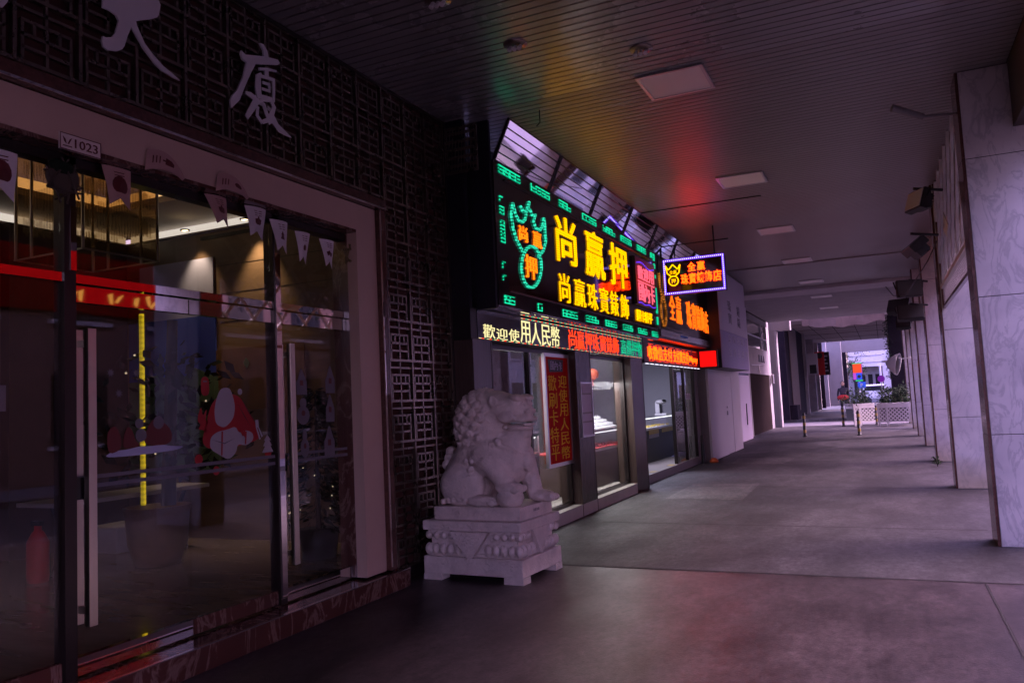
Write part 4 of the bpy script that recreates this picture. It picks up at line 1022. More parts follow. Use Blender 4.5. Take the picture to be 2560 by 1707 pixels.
l = bpy.data.lights.new('stand_lamp', 'AREA'); l.energy = 80 * KE; l.size = .3; l.size_y = 1.6; l.shape = 'RECTANGLE'; l.color = (.92, .95, 1)
lo = bpy.data.objects.new('stand_lamp', l); COL.objects.link(lo); lo.location = (-4.15, 12.5, 1.75); lo.rotation_euler = (0, R_(-20), 0)
for k, (y, lab) in enumerate(((16.74 - 4.0, 'orange paper lantern deep in the middle bay'), (17.33 - 4.0, 'second orange lantern, next to its twin'))):
    t = thing('paper_lantern', lab, 'lantern', (-4.55, y, 2.0), 'orange lanterns in the middle bay')
    y2 = 12.95 + .42 * k
    t.location = (-4.62, y2, 1.98)
    MB().ell((0, 0, 0), (.11, .11, .10), 18, 12).build('shade', 'lantern', t, local=True); MB().tube((0, 0, .1), (0, 0, .6), .004).build('cord', 'black', t, local=True); MB().tube((0, 0, -.1), (0, 0, -.2), .012, .02).build('tassel', 'red_cloth', t, local=True)
tag(MB().box(-5.1, -5.08, 13.75, 14.3 - .35, 1.48, 1.86).box(-5.02, -5.0, 12.95, 13.6, 1.50, 1.82).build('red_poster', 'red_cloth'), 'small red poster at the back of the middle bay', 'poster')
for k, (x, y, h, lab) in enumerate(((-4.6, 9.25, .17, 'small pale ornament bottle on the counter behind the lion'), (-4.55, 9.45, .13, 'short orange jar on the counter behind the lion'))):
    tag(MB().lathe([(0, 0), (.06, 0), (.065, h * .6), (.025, h * .8), (.025, h), (0, h)], (x, y, 1.085), 14).build('ornament_jar', 'plaster_pale' if k == 0 else 'lantern'), lab, 'jar')
t = thing('small_fir', 'little dark fir tree ornament behind the shop window', 'tree ornament', (-4.65, 9.6, 1.085))
b = MB()
for k in range(4): b.lathe([(0, .34 - .06 * k), (.10 - .0 * k + .0, .18 - .045 * k), (0, .17 - .045 * k)], (-4.65, 9.62, 1.12), 14)
b.build('cone', 'leaf_dark', t); MB().tube((-4.65, 9.62, 1.083), (-4.65, 9.62, 1.2), .015).build('trunk', 'bark', t)

# second shop: open doorway
t = thing('jewellery_shop', 'second jewellery shop with an open lilac-lit doorway and dark glass doors', 'shop', (-3.9, 16, 0))
MB().box(-8.2, -3.885, 13.38, 18.4, 0, .155).build('step', 'step_dark', t)
b = MB()
for y in (14.5, 15.9, 17.2): b.box(-4.05, -3.93, y, y + .28, .156, .159)
b.build('yellow_marks', 'yellow_paint', t)
MB().box(-6.5, -6.4, 14.07, 22, .16, 2.6).build('back_wall', 'shop_wall', t)
MB().box(-6.4, -4.2, 19.9, 20, .16, 2.6).build('end_wall', 'shop_wall', t)
MB().box(-8, -3.95, 14.07, 21, 2.6, 2.66).build('ceiling', 'shop_wall', t)
MB().box(-4.2, -3.88, 13.38, 13.62, .16, 2.2).build('door_post', 'brown_steel', t)
MB().box(-3.879, -3.875, 13.42, 13.60, 1.45, 1.95).build('side_plate', 'sticker_white', t)
d = MB().box(-3.95, -3.93, 16.30, 17.28, .16, 2.2); d.box(-3.95, -3.93, 17.32, 18.3, .16, 2.2); d = d.build('glass_door', 'glass_dark', t)
f = MB()
for y in (16.28, 17.28, 18.28): f.box(-3.97, -3.90, y, y + .05, .16, 2.2)
f.build('door_frame', 'dark_frame', t)
MB().box(-4.2, -3.90, 18.30, 18.70, 0, 2.3).build('end_pier', 'board_grey', t)
MB().box(-3.925, -3.922, 17.45, 17.9, 1.45, 1.58).build('door_notice', 'sticker_white', t)
l = bpy.data.lights.new('doorway_lamp', 'AREA'); l.energy = 130 * KE; l.size = 1.2; l.color = (.72, .70, 1.0)
lo = bpy.data.objects.new('doorway_lamp', l); COL.objects.link(lo); lo.location = (-5.0, 16.2, 2.56)
MB().box(-5.6, -4.4, 15.6, 16.8, 2.57, 2.597).build('ceiling_lamp', 'lamp_strip', t)
counter(-5.2, -4.6, 16.2, 19.05, .86, 1.10, 'black counter with a glowing white glass case and gold labels in the open doorway', tray=False)
t = thing('gold_label', 'gold and white label card hanging on the black counter front', 'label', (-4.6, 17.1, .7))
MB().box(-4.598, -4.59, 16.75, 17.55, .74, .84).box(-4.598, -4.59, 17.85, 18.98, .74, .84).build('gold', 'gold_label', t); MB().box(-4.598, -4.592, 16.75, 17.55, .66, .738).build('white', 'sticker_white', t)
t = thing('water_dispenser', 'white and black countertop dispenser on the far end of the glass counter', 'dispenser', (-4.78, 18.7, 1.105))
b = MB(); b.box(-4.93, -4.65, 18.55, 18.95, 1.105, 1.15, bev=.01); b.box(-4.93, -4.82, 18.62, 18.95, 1.15, 1.42, bev=.02); b.ell((-4.80, 18.72, 1.42), (.13, .2, .06)); b.build('body', 'appliance', t)
MB().box(-4.82, -4.80, 18.6, 18.76, 1.15, 1.38).ell((-4.72, 18.66, 1.44), (.05, .1, .035)).build('black_front', 'black', t)
tag(MB().lathe([(0, 0), (.09, 0), (.10, .02), (.10, .05), (.05, .10), (0, .11)], (-3.6, 18.45, 0), 16).build('incense_pot', 'lantern'), 'small orange-red pot on the pavement at the white hoarding corner', 'pot')
tag(MB().tube((-3.78, 18.2, 0), (-3.80, 18.28, .62), .05, .035, 12).build('folded_umbrella', 'black'), 'black folded umbrella leaning at the dark door edge', 'umbrella')
# ------------------------------------------------------------------ main LED sign
FX = -3.50
t = thing('main_sign', 'big dark red LED sign board with large yellow characters and a green bat-and-coin emblem', 'LED sign', (FX, 10.5, 2.53))
b = MB(); b.box(-3.95, FX - .012, 7.345, 13.80, 2.53, 4.05); b.build('case', 'black', t)
MB().box(FX - .010, FX, 7.60, 13.66, 2.70, 3.90).build('face', 'acrylic', t)
b = MB(); b.box(FX - .011, FX + .003, 7.345, 13.8, 3.905, 4.055); b.box(FX - .011, FX + .003, 7.345, 13.8, 2.53, 2.695); b.box(FX - .011, FX + .003, 7.345, 7.595, 2.697, 3.903); b.box(FX - .011, FX + .003, 13.665, 13.8, 2.697, 3.903)
b.build('border_panel', 'acrylic_dark', t)
for z in (3.888, 2.694): MB().box(FX + .003, FX + .02, 7.60, 13.66, z, z + .016).build('rim', 'dark_frame', t)
MB().box(-3.94, FX - .02, 7.36, 13.78, 2.515, 2.529).build('underside', 'mirror', t)
EX = FX + .004
def fret(y0, y1, z0, z1, lw=.011, part=4, seed=0):
    m = MB(); w_ = (y1 - y0) / 4; rr = random.Random(seed)
    for k in range(part):
        a = y0 + w_ * k + .008; c = a + w_ - .016
        segs = [(a, c, z1 - lw, z1), (a, a + lw, z0, z1), (a, c, z0, z0 + lw), (c - lw, c, z0, (z0 + z1) / 2 + lw), (a + .35 * (c - a), c, (z0 + z1) / 2 - lw / 2, (z0 + z1) / 2 + lw / 2)]
        if (k + seed) % 4 == 1: segs.append((a + .33 * (c - a), a + .33 * (c - a) + lw, (z0 + z1) / 2, z0 + .8 * (z1 - z0)))
        if rr.random() < .25: segs.pop(rr.randrange(len(segs)))
        for s_ in segs: m.box(EX, EX + .010, *s_)
    return m
for k in range(8):
    y = 7.45 + .867 * k
    fret(y, min(y + .57, 13.75), 3.945, 4.035, part=4 if k != 2 else 3, seed=k).build('border_light', 'led_green', t)
    y = 7.46 + .835 * k
    if k in (1,): fret(y + .05, y + .6, 2.56, 2.65, part=1, seed=3).build('border_light', 'led_green', t)
    else: fret(y, min(y + .52, 13.7), 2.56, 2.65, part=2 if k == 0 else 4, seed=k + 9).build('border_light', 'led_green', t)
for (z0, z1) in ((3.63, 3.70), (3.50, 3.59), (3.20, 3.44), (2.92, 3.00), (2.80, 2.86)):
    m = MB(); m.box(EX, EX + .01, 7.45, 7.465, z0, z1)
    if z1 - z0 > .085:
        m.box(EX, EX + .01, 7.53, 7.545, z0, z1); n_ = max(2, int((z1 - z0) / .04))
        for k in range(n_ + 1): m.box(EX, EX + .01, 7.465, 7.53, z0 + (z1 - z0 - .012) * k / n_, z0 + (z1 - z0 - .012) * k / n_ + .012)
    else: m.box(EX, EX + .01, 7.465, 7.53, z1 - .014, z1)
    m.build('border_light', 'led_green', t)
for (z0, z1) in ((3.92, 4.03), (3.78, 3.86), (3.60, 3.66), (2.98, 3.44), (2.78, 2.92)): MB().box(EX, EX + .01, 13.69, 13.78, z0, z1).build('border_light', 'led_green', t)
outl = [(7.775, 3.681), (7.724, 3.546), (7.753, 3.408), (7.829, 3.292), (7.98, 3.187)]
horn = [(7.775, 3.681), (7.842, 3.569), (7.927, 3.517), (8.02, 3.519), (8.101, 3.566), (8.127, 3.626)]
head = [(8.05, 3.634), (7.984, 3.691), (8.052, 3.654), (8.13, 3.65), (8.175, 3.711), (8.234, 3.79), (8.20, 3.70), (8.262, 3.701), (8.304, 3.649), (8.40, 3.674), (8.336, 3.587), (8.388, 3.525), (8.509, 3.514), (8.6, 3.58), (8.656, 3.686)]
right = [(8.656, 3.686), (8.676, 3.594), (8.663, 3.499), (8.69, 3.44), (8.658, 3.376), (8.582, 3.281), (8.42, 3.195)]
coin = [(8.445, 3.239), (8.376, 3.276), (8.291, 3.288), (8.199, 3.274), (8.11, 3.238), (8.032, 3.182), (7.973, 3.114), (7.938, 3.039), (7.93, 2.965), (7.95, 2.899), (7.995, 2.846), (8.063, 2.812), (8.146, 2.802), (8.237, 2.815), (8.327, 2.852), (8.406, 2.909), (8.467, 2.981), (8.5, 3.061), (8.504, 3.138), (8.476, 3.206)]
def tubes(m, pts, r, x, n=6):
    for a, c in zip(pts, pts[1:]): m.tube((x, *a), (x, *c), r, r, n)
m = MB()
for p in (outl, horn, head, right, coin): tubes(m, p, .018, EX + .008)
m.build('emblem', 'led_teal', t)
for ch, bx in (('尚', (7.923, 8.145, 3.303, 3.477)), ('贏', (8.304, 8.553, 3.297, 3.485)), ('押', (8.044, 8.37, 2.905, 3.17))):
    m = MB(); text(m, ch, *bx, EX, .012, bold=.004); m.build('character', 'led_orange', t)
for ch, bx, sl in (('尚', (9.03, 9.74, 3.24, 3.83), 0), ('贏', (10.08, 10.90, 3.20, 3.85), 0), ('押', (11.15, 12.02, 3.20, 3.84), 0)):
    m = MB(); text(m, ch, *bx, EX, .012, bold=.010, slope=sl); m.build('character', 'led_yellow', t)
for ch, (a, c) in zip('尚贏珠寶錶飾', ((9.06, 9.42), (9.58, 10.00), (10.10, 10.50), (10.60, 10.98), (11.08, 11.45), (11.58, 11.99))):
    m = MB(); text(m, ch, a, c, 2.74, 3.10, EX, .01, bold=.0); m.build('character', 'led_yellow', t)
m = MB()
for k, ch in enumerate('國卡特平'): text(m, ch, 12.43 + .235 * k, 12.64 + .235 * k, 2.76, 2.94, EX, .02, bold=.006)
m.build('small_lettering', 'led_yellow', t)
bx = MB().box(FX + .003, FX + .05, 12.36, 13.55, 3.02, 3.80).build('neon_box', 'black', t)
m = MB()
for k, ch in enumerate('歡迎用'): text(m, ch, 12.47 + .33 * k, 12.77 + .33 * k, 3.44, 3.66, FX + .051, .012, bold=.004)
for k, ch in enumerate('國內卡'): text(m, ch, 12.47 + .33 * k, 12.77 + .33 * k, 3.09, 3.38, FX + .051, .012, bold=.004)
m.box(FX + .051, FX + .06, 12.45, 13.45, 3.395, 3.415); m.build('neon_lettering', 'led_pink', bx)
m = MB()
for k in range(14): m.ell((FX + .055, 12.45 + .077 * k, 3.70 + .03 * math.sin(k * .5)), (.01, .014, .012), 6, 4); m.ell((FX + .055, 12.45 + .077 * k, 3.05 + .012 * math.sin(k)), (.01, .014, .01), 6, 4)
m.build('violet_dots', 'led_violet', bx)

# tilted mirror strip above the sign
t = thing('mirror_strip', 'tilted polished strip over the pawn sign reflecting the pale street, ruled by thin dark bars', 'mirror strip', (-3.4, 11, 4.06))
y0, y1 = 7.36, 19.0
bz, tz, bxx, tx = 4.065, 4.462, -3.50, -3.31
MB().add([(bxx, y0, bz), (bxx, y1, bz), (tx, y1, tz), (tx, y0, tz), (bxx - .02, y0, bz), (bxx - .02, y1, bz), (tx - .02, y1, tz), (tx - .02, y0, tz)],
         [(0, 1, 2, 3), (4, 7, 6, 5), (0, 4, 5, 1), (1, 5, 6, 2), (2, 6, 7, 3), (3, 7, 4, 0)]).build('sheet', 'mirror', t)
m = MB()
for k in range(6):
    f = k / 5; m.bar((bxx + (tx - bxx) * f + .004, y0, bz + (tz - bz) * f), (bxx + (tx - bxx) * f + .004, y1, bz + (tz - bz) * f), .008, .011)
for y in (7.37, 8.88, 10.38, 11.9, 13.4, 14.9, 16.4, 17.9): m.bar((bxx + .01, y, bz), (tx + .01, y, tz), .03, .02, (0, 1, 0))
m.build('bars', 'dark_frame', t)

# ticker under the sign
t = thing('led_ticker', 'long LED ticker with cream, red and green characters under the big sign', 'LED ticker', (SX, 10.3, 2.19))
MB().box(SX - .22, SX - .004, 7.12, 13.50, 2.185, 2.512).build('case', 'black', t)
MB().box(SX - .0035, SX + .002, 7.26, 13.43, 2.20, 2.50).build('screen', 'acrylic_dark', t)
TX = SX + .0025
m = MB()
for k, (ch, z0, z1) in enumerate((('歡', 2.215, 2.36), ('迎', 2.215, 2.34), ('使', 2.21, 2.35), ('用', 2.215, 2.47), ('人', 2.215, 2.47), ('民', 2.205, 2.47), ('幣', 2.21, 2.47))):
    text(m, ch, 7.38 + .315 * k, 7.66 + .315 * k, z0, z1, TX, .004, bold=.0)
m.build('lettering', 'led_cream', t)
m = MB()
for k, ch in enumerate('尚贏押珠寶錶飾'): text(m, ch, 9.88 + .318 * k, 10.17 + .318 * k, 2.22, 2.475, TX, .004, bold=.0)
m.build('lettering', 'led_red', t)
m = MB()
for k, ch in enumerate('高價押物'): text(m, ch, 12.20 + .305 * k, 12.48 + .305 * k, 2.22, 2.475, TX, .004, bold=.0)
m.build('lettering', 'led_green', t)
for mt, ph in (('led_cream', 0), ('led_red', 1), ('led_green', 2)):
    m = MB(); k = ph; y = 7.28 + .06 * ph
    while y < 13.36:
        m.box(TX, TX + .003, y, y + .055, 2.203, 2.209)
        if y > 8.3: m.box(TX, TX + .003, y, y + .055, 2.491, 2.497)
        y += .18
    m.build('border_dashes', mt, t)

# second sign board, ticker and the hanging sign
t = thing('second_sign', 'smaller dark LED sign board with orange characters beyond the big sign', 'LED sign', (FX, 16.3, 2.6))
MB().box(-3.95, FX - .012, 13.86, 18.62, 2.56, 4.05).build('case', 'black', t)
MB().box(FX - .011, FX, 14.05, 18.50, 2.74, 3.98).build('face', 'acrylic_dark', t)
MB().box(FX - .011, FX + .02, 13.88, 18.60, 2.60, 2.72).build('ledge', 'steel', t)
m = MB(); m.box(FX, FX + .012, 18.46, 18.49, 2.76, 3.95); m.build('edge_tube', 'lamp_strip', t) if False else m.build('edge_tube', 'alu', t)
m = MB()
for ch, a, c, z0, z1 in (('全', 14.70, 15.12, 2.96, 3.44), ('贏', 15.22, 15.66, 2.92, 3.46), ('珠', 16.12, 16.55, 2.90, 3.46), ('寶', 16.62, 17.0, 2.90, 3.46), ('錶', 17.06, 17.44, 2.92, 3.44), ('飾', 17.5, 17.86, 2.92, 3.44), ('店', 17.92, 18.28, 2.90, 3.40)):
    m = MB(); text(m, ch, a, c, z0, z1, FX + .001, .012, bold=.0); m.build('character', 'led_ember', t)
m = MB(); tubes(m, [(14.2 + (.18) * math.cos(a * .4), 3.05 + .26 * math.sin(a * .4)) for a in range(17)], .02, FX + .01); tubes(m, [(14.02, 3.75), (14.05, 3.45), (14.15, 3.32)], .02, FX + .01); tubes(m, [(14.40, 3.75), (14.38, 3.45), (14.28, 3.32)], .02, FX + .01)
m.build('emblem', 'led_amber_dim', t)
m = MB(); m.box(FX + .02, FX + .024, 15.4, 16.0, 2.66, 2.70); m.build('blue_sticker', 'banner_blue', t)
t = thing('second_ticker', 'short orange LED ticker with a red lit end under the second sign', 'LED ticker', (SX, 16, 2.2))
MB().box(SX - .2, SX - .004, 13.54, 18.55, 2.13, 2.52).build('case', 'black', t)
m = MB(); text(m, '收微信支付', 13.8, 15.6, 2.20, 2.45, SX - .003, .006, bold=.006); text(m, '支付寶支付', 15.68, 17.05, 2.20, 2.45, SX - .003, .006, bold=.006); text(m, 'Mpay', 17.12, 17.95, 2.21, 2.38, SX - .003, .006, bold=.006)
m.build('lettering', 'led_red', t) if False else m.build('lettering', 'led_fire', t)
m = MB()
for k in range(8): m.box(SX - .003, SX + .002, 13.85 + .52 * k, 14.2 + .52 * k, 2.475, 2.482); m.box(SX - .003, SX + .002, 13.85 + .52 * k, 14.2 + .52 * k, 2.172, 2.179)
m.build('dashes', 'led_red', t)
MB().box(SX - .0, -3.3, 18.08, 18.14, 2.13, 2.52).build('end_case', 'black', t)
MB().box(SX + .03, -3.33, 18.068, 18.079, 2.16, 2.50).build('red_end_panel', 'led_red_panel', t)
m = MB()
for k in range(14): m.box(SX - .03, SX - .01, 13.7 + .33 * k, 13.88 + .33 * k, 2.118, 2.128)
m.build('down_lights', 'led_white', t)

HY = 14.0
t = thing('hanging_sign', 'projecting box sign with a violet border of white dots and fiery characters', 'hanging sign', (-2.87, HY, 3.3))
MB().box(-3.40, -2.33, HY, HY + .16, 3.32, 3.95, bev=.01).build('case', 'black', t)
MB().box(-3.37, -2.36, HY - .008, HY - .001, 3.35, 3.92).build('face', 'acrylic', t)
m = MB()
for a in ((-3.40, -2.33, 3.905, 3.95), (-3.40, -2.33, 3.32, 3.362), (-3.40, -3.362, 3.362, 3.905), (-2.372, -2.33, 3.362, 3.905)): m.box(a[0], a[1], HY - .012, HY - .002, a[2], a[3])
m.build('violet_border', 'led_violet', t)
m = MB()
for k in range(31):
    x = -3.382 + k * 1.034 / 30
    for z in (3.928, 3.341): m.ell((x, HY - .016, z), (.009, .008, .009), 6, 4)
for k in range(1, 17):
    for x in (-3.382, -2.348): m.ell((x, HY - .016, 3.341 + .587 * k / 17), (.009, .008, .009), 6, 4)
m.build('white_dots', 'led_white', t)
m = MB()
for ch, a, c, z0, z1 in (('全', -2.965, -2.825, 3.70, 3.855), ('贏', -2.80, -2.665, 3.70, 3.855), ('珠', -3.09, -2.965, 3.48, 3.66), ('寶', -2.95, -2.83, 3.48, 3.665), ('錶', -2.815, -2.69, 3.48, 3.67), ('飾', -2.675, -2.55, 3.49, 3.675), ('店', -2.53, -2.395, 3.48, 3.675)):
    m = MB(); text(m, ch, a, c, z0, z1, HY - .009, .014, face='y', bold=.014); m.build('character', 'led_fire', t)
m = MB()
def ty(pts, r):
    for a, c in zip(pts, pts[1:]): m.tube((a[0], HY - .018, a[1]), (c[0], HY - .018, c[1]), r, r, 6)
ty([(-3.225 + .085 * math.cos(a * .33), 3.56 + .085 * math.sin(a * .33)) for a in range(20)], .012)
ty([(-3.19, 3.64), (-3.12, 3.70), (-3.095, 3.84), (-3.14, 3.76), (-3.18, 3.80), (-3.225, 3.85), (-3.27, 3.80), (-3.31, 3.76), (-3.355, 3.84), (-3.33, 3.70), (-3.26, 3.64)], .012)
m.build('emblem', 'led_yellow', t)
m = MB(); text(m, '押', -3.265, -3.185, 3.515, 3.605, HY - .009, .012, face='y', bold=.006); text(m, '全贏', -3.29, -3.16, 3.68, 3.75, HY - .009, .012, face='y', bold=.006); m.build('emblem_character', 'led_yellow', t)
m = MB(); m.box(-3.6, -2.25, HY + .07, HY + .09, 4.20, 4.22); m.tube((-3.2, HY + .08, 3.94), (-3.2, HY + .08, 4.21), .012); m.tube((-2.5, HY + .08, 3.94), (-2.5, HY + .08, ZC), .012); m.tube((-3.45, HY + .08, 4.0), (-3.45, HY + .08, ZC), .02); m.build('bracket', 'flood_body', t)

# ------------------------------------------------------------------ lavender sign box and white hoarding
t = thing('lavender_sign', 'unlit lavender box sign with faint grey columns of lettering above the white hoarding', 'sign', (-3.4, 20.2, 2.1))
MB().box(-4.2, -3.262, 18.35, 22.3, 2.13, 4.45).build('case', 'black', t)
MB().box(-3.26, -3.25, 18.36, 22.29, 3.00, 4.44).build('upper_sheet', 'lavender_sheet', t); MB().box(-3.26, -3.249, 18.36, 22.29, 2.14, 2.995).build('lower_sheet', 'lavender_dark', t)
m = MB()
for k, ch in enumerate('珠寶'): text(m, ch, 19.55, 20.0, 3.52 - .3 * k, 3.78 - .3 * k, -3.249, .004, bold=.0)
for k, ch in enumerate('鐘錶'): text(m, ch, 20.85, 21.3, 3.50 - .3 * k, 3.76 - .3 * k, -3.249, .004, bold=.0)
m.build('lettering', 'lettering_grey', t)
m = MB()
for r in range(2):
    for k in range(5): text(m, '金飾名錶押'[k], 19.3 + .62 * k, 19.75 + .62 * k, 2.75 - .32 * r, 2.95 - .32 * r, -3.248, .003)
m.build('pale_lettering', 'lettering_pale', t)
t = thing('hoarding', 'blank white boarded shop front with a narrow flush door', 'hoarding', (-3.67, 20.9, 0))
m = MB(); m.box(-3.72, -3.67, 18.74, 20.86, .01, 2.13); m.box(-3.72, -3.672, 21.80, 23.14, .01, 2.13); m.box(-3.72, -3.672, 20.88, 21.78, 2.0, 2.13); m.build('boards', 'board_white', t)
d = MB().box(-3.72, -3.676, 20.885, 21.775, .015, 1.99).build('door', 'board_white', t)
MB().box(-3.676, -3.64, 20.93, 21.08, 1.0, 1.10).build('handle', 'alu', d); MB().tube((-3.676, 20.98, 1.2), (-3.655, 20.98, 1.2), .025).build('lock', 'alu', d)
MB().box(-4.2, -3.722, 18.72, 18.76, .0, 2.13).build('side_board', 'board_grey', t)
t = thing('grey_wall', 'pale lavender wall bay behind the hoarding edge', 'wall', (-4.2, 27, 0))
m = MB(); m.box(-4.6, -4.15, 23.5, 28.3, 0, 2.13); m.box(-4.6, -4.10, 22.4, 28.3, 2.2, ZC); m.build('panel', 'lavender_sheet', t)
m = MB(); m.box(-4.6, -4.14, 23.4, 23.5, 0, ZC); m.box(-4.148, -4.13, 27.2, 27.3, .5, 1.2); m.build('edge', 'black', t)
t = thing('shutter_building', 'grey plaster shop front with a rolled-down shutter, dark window and three small black letters', 'shop front', (-4.3, 32.5, 0))
m = MB(); m.box(-4.8, -4.3, 29.2, 29.6, 0, ZC); m.box(-4.8, -4.36, 35.4, 36.2, 0, ZC + .3); m.box(-4.8, -4.3, 29.6, 35.4, 2.25, 3.25); m.box(-4.8, -4.3, 30, 35.4, 4.3, ZC); m.build('wall', 'plaster_grey', t)
m = MB(); m.box(-4.6, -4.375, 29.6, 35.4, 0, 2.25)
for k in range(28): m.box(-4.375, -4.36, 29.6, 35.4, .02 + .08 * k, .07 + .08 * k)
m.build('shutter', 'shutter', t)
m = MB().box(-4.6, -4.42, 29.6, 35.4, 3.25, 4.3); w_ = m.build('window', 'window_dark', t)
m = MB(); m.box(-4.42, -4.38, 29.6, 35.4, 3.72, 3.76); m.box(-4.42, -4.38, 33.9, 33.98, 3.25, 4.3); m.build('window_bar', 'alu', w_)
m = MB()
for k, ch in enumerate('1AA'): text(m, ch, 32.1 + .62 * k, 32.5 + .62 * k, 2.72, 3.0, -4.299, .02, bold=.006)
m.build('lettering', 'lettering_black', t)
m = MB(); m.tube((-4.27, 29.8, 2.55), (-4.27, 33, 2.62), .02); m.tube((-4.27, 31.9, 2.3), (-4.27, 31.9, 2.6), .02); m.box(-4.30, -4.22, 35.5, 35.9, 1.9, 2.3); m.build('pipes', 'alu', t)
t = thing('corner_pier', 'grey pier with a bright white edge where the ceiling ends', 'pier', (-4.3, 37, 0))
MB().box(-4.9, -4.18, 36.6, 37.1, 0, 4.2).build('shaft', 'board_grey', t); MB().box(-4.179, -4.10, 36.6, 37.12, 0, 4.2).build('white_edge', 'plaster_grey', t)
MB().box(-4.9, -3.55, 36.6, 37.1, 4.21, 4.75).build('bracket_head', 'board_grey', t); MB().box(-3.549, -3.50, 36.6, 37.1, 4.21, 4.75).build('head_edge', 'plaster_grey', t)
# ------------------------------------------------------------------ stone lion by surface nets over a smooth distance field
def surface_nets(field, lo, hi, h):
    n = [int(round((hi[k] - lo[k]) / h)) + 1 for k in range(3)]
    ax = [lo[k] + h * np.arange(n[k]) for k in range(3)]
    X, Y, Z = np.meshgrid(*ax, indexing='ij')
    V = field(X, Y, Z)
    idx = -np.ones([k - 1 for k in n], int)
    acc = np.zeros([k - 1 for k in n] + [3]); cnt = np.zeros([k - 1 for k in n])
    for d in range(3):
        for a in (0, 1):
            for b in (0, 1):
                o = [0, 0, 0]; oth = [k for k in range(3) if k != d]; o[oth[0]] = a; o[oth[1]] = b
                s0 = tuple(slice(o[k], n[k] - 1 + o[k]) for k in range(3)); o1 = list(o); o1[d] = 1
                s1 = tuple(slice(o1[k], n[k] - 1 + o1[k]) for k in range(3))
                v0, v1 = V[s0], V[s1]; c = (v0 < 0) != (v1 < 0)
                t = np.where(c, v0 / np.where(c, v0 - v1, 1), 0)
                p = np.zeros(list(c.shape) + [3])
                for k in range(3): p[..., k] = o[k] + (t if k == d else 0)
                acc += p * c[..., None]; cnt += c
    m = cnt > 0; idx[m] = np.arange(m.sum())
    base = np.stack(np.meshgrid(*[np.arange(k - 1) for k in n], indexing='ij'), -1)
    P = (base[m] + acc[m] / cnt[m][:, None]) * h + np.array(lo)
    faces = []
    for d in range(3):
        oth = [k for k in range(3) if k != d]
        s0 = [slice(1, n[k] - 1) for k in range(3)]; s0[d] = slice(0, n[d] - 1); s1 = list(s0); s1[d] = slice(1, n[d])
        c = (V[tuple(s0)] < 0) != (V[tuple(s1)] < 0); neg = V[tuple(s0)] < 0
        I = np.argwhere(c); sg = neg[c]
        st = np.array([1, 1, 1]); st[d] = 0; I = I + st
        def g_(da, db):
            J = I.copy(); J[:, oth[0]] -= da; J[:, oth[1]] -= db; return idx[J[:, 0], J[:, 1], J[:, 2]]
        q = np.stack([g_(0, 0), g_(1, 0), g_(1, 1), g_(0, 1)], -1)
        flip = sg if d == 1 else ~sg
        q[flip] = q[flip][:, ::-1]
        faces += q.tolist()
    return P, faces
def smin(a, b, k):
    h = np.clip(.5 + .5 * (b - a) / k, 0, 1); return b * (1 - h) + a * h - k * h * (1 - h)
def E(X, Y, Z, c, r, tilt=0.0):
    x, y, z = X - c[0], Y - c[1], Z - c[2]
    if tilt: ct, s_ = math.cos(tilt), math.sin(tilt); x, z = x * ct + z * s_, -x * s_ + z * ct
    k0 = np.sqrt((x / r[0]) ** 2 + (y / r[1]) ** 2 + (z / r[2]) ** 2); k1 = np.sqrt((x / r[0] ** 2) ** 2 + (y / r[1] ** 2) ** 2 + (z / r[2] ** 2) ** 2) + 1e-9
    return k0 * (k0 - 1) / k1
def Cp(X, Y, Z, a, b, r0, r1):
    a = np.array(a); b = np.array(b); d = b - a
    t = np.clip(((X - a[0]) * d[0] + (Y - a[1]) * d[1] + (Z - a[2]) * d[2]) / d.dot(d), 0, 1)
    return np.sqrt((X - a[0] - t * d[0]) ** 2 + (Y - a[1] - t * d[1]) ** 2 + (Z - a[2] - t * d[2]) ** 2) - (r0 + (r1 - r0) * t)
def curl(f, X, Y, Z, c, n_, R, amp=.011):
    """one spiral mane curl raised on the surface, worked only inside its own small box"""
    m = (np.abs(X - c[0]) < R * 1.7) & (np.abs(Y - c[1]) < R * 1.7) & (np.abs(Z - c[2]) < R * 1.7)
    if not m.any(): return f
    x, y, z = X[m] - c[0], Y[m] - c[1], Z[m] - c[2]
    n_ = np.array(n_) / np.linalg.norm(n_); u = np.cross(n_, (0, 0, 1.0)); u = u / (np.linalg.norm(u) + 1e-6); v = np.cross(n_, u)
    du, dv = x * u[0] + y * u[1] + z * u[2], x * v[0] + y * v[1] + z * v[2]
    r = np.sqrt(du ** 2 + dv ** 2); th = np.arctan2(dv, du)
    d = np.sqrt(x * x + y * y + z * z) - R + amp * .5 * (1 + np.cos(2 * np.pi * r / (R * .62) + th)) * np.clip(r / (R * .3), 0, 1)
    f[m] = smin(f[m], d, .006); return f
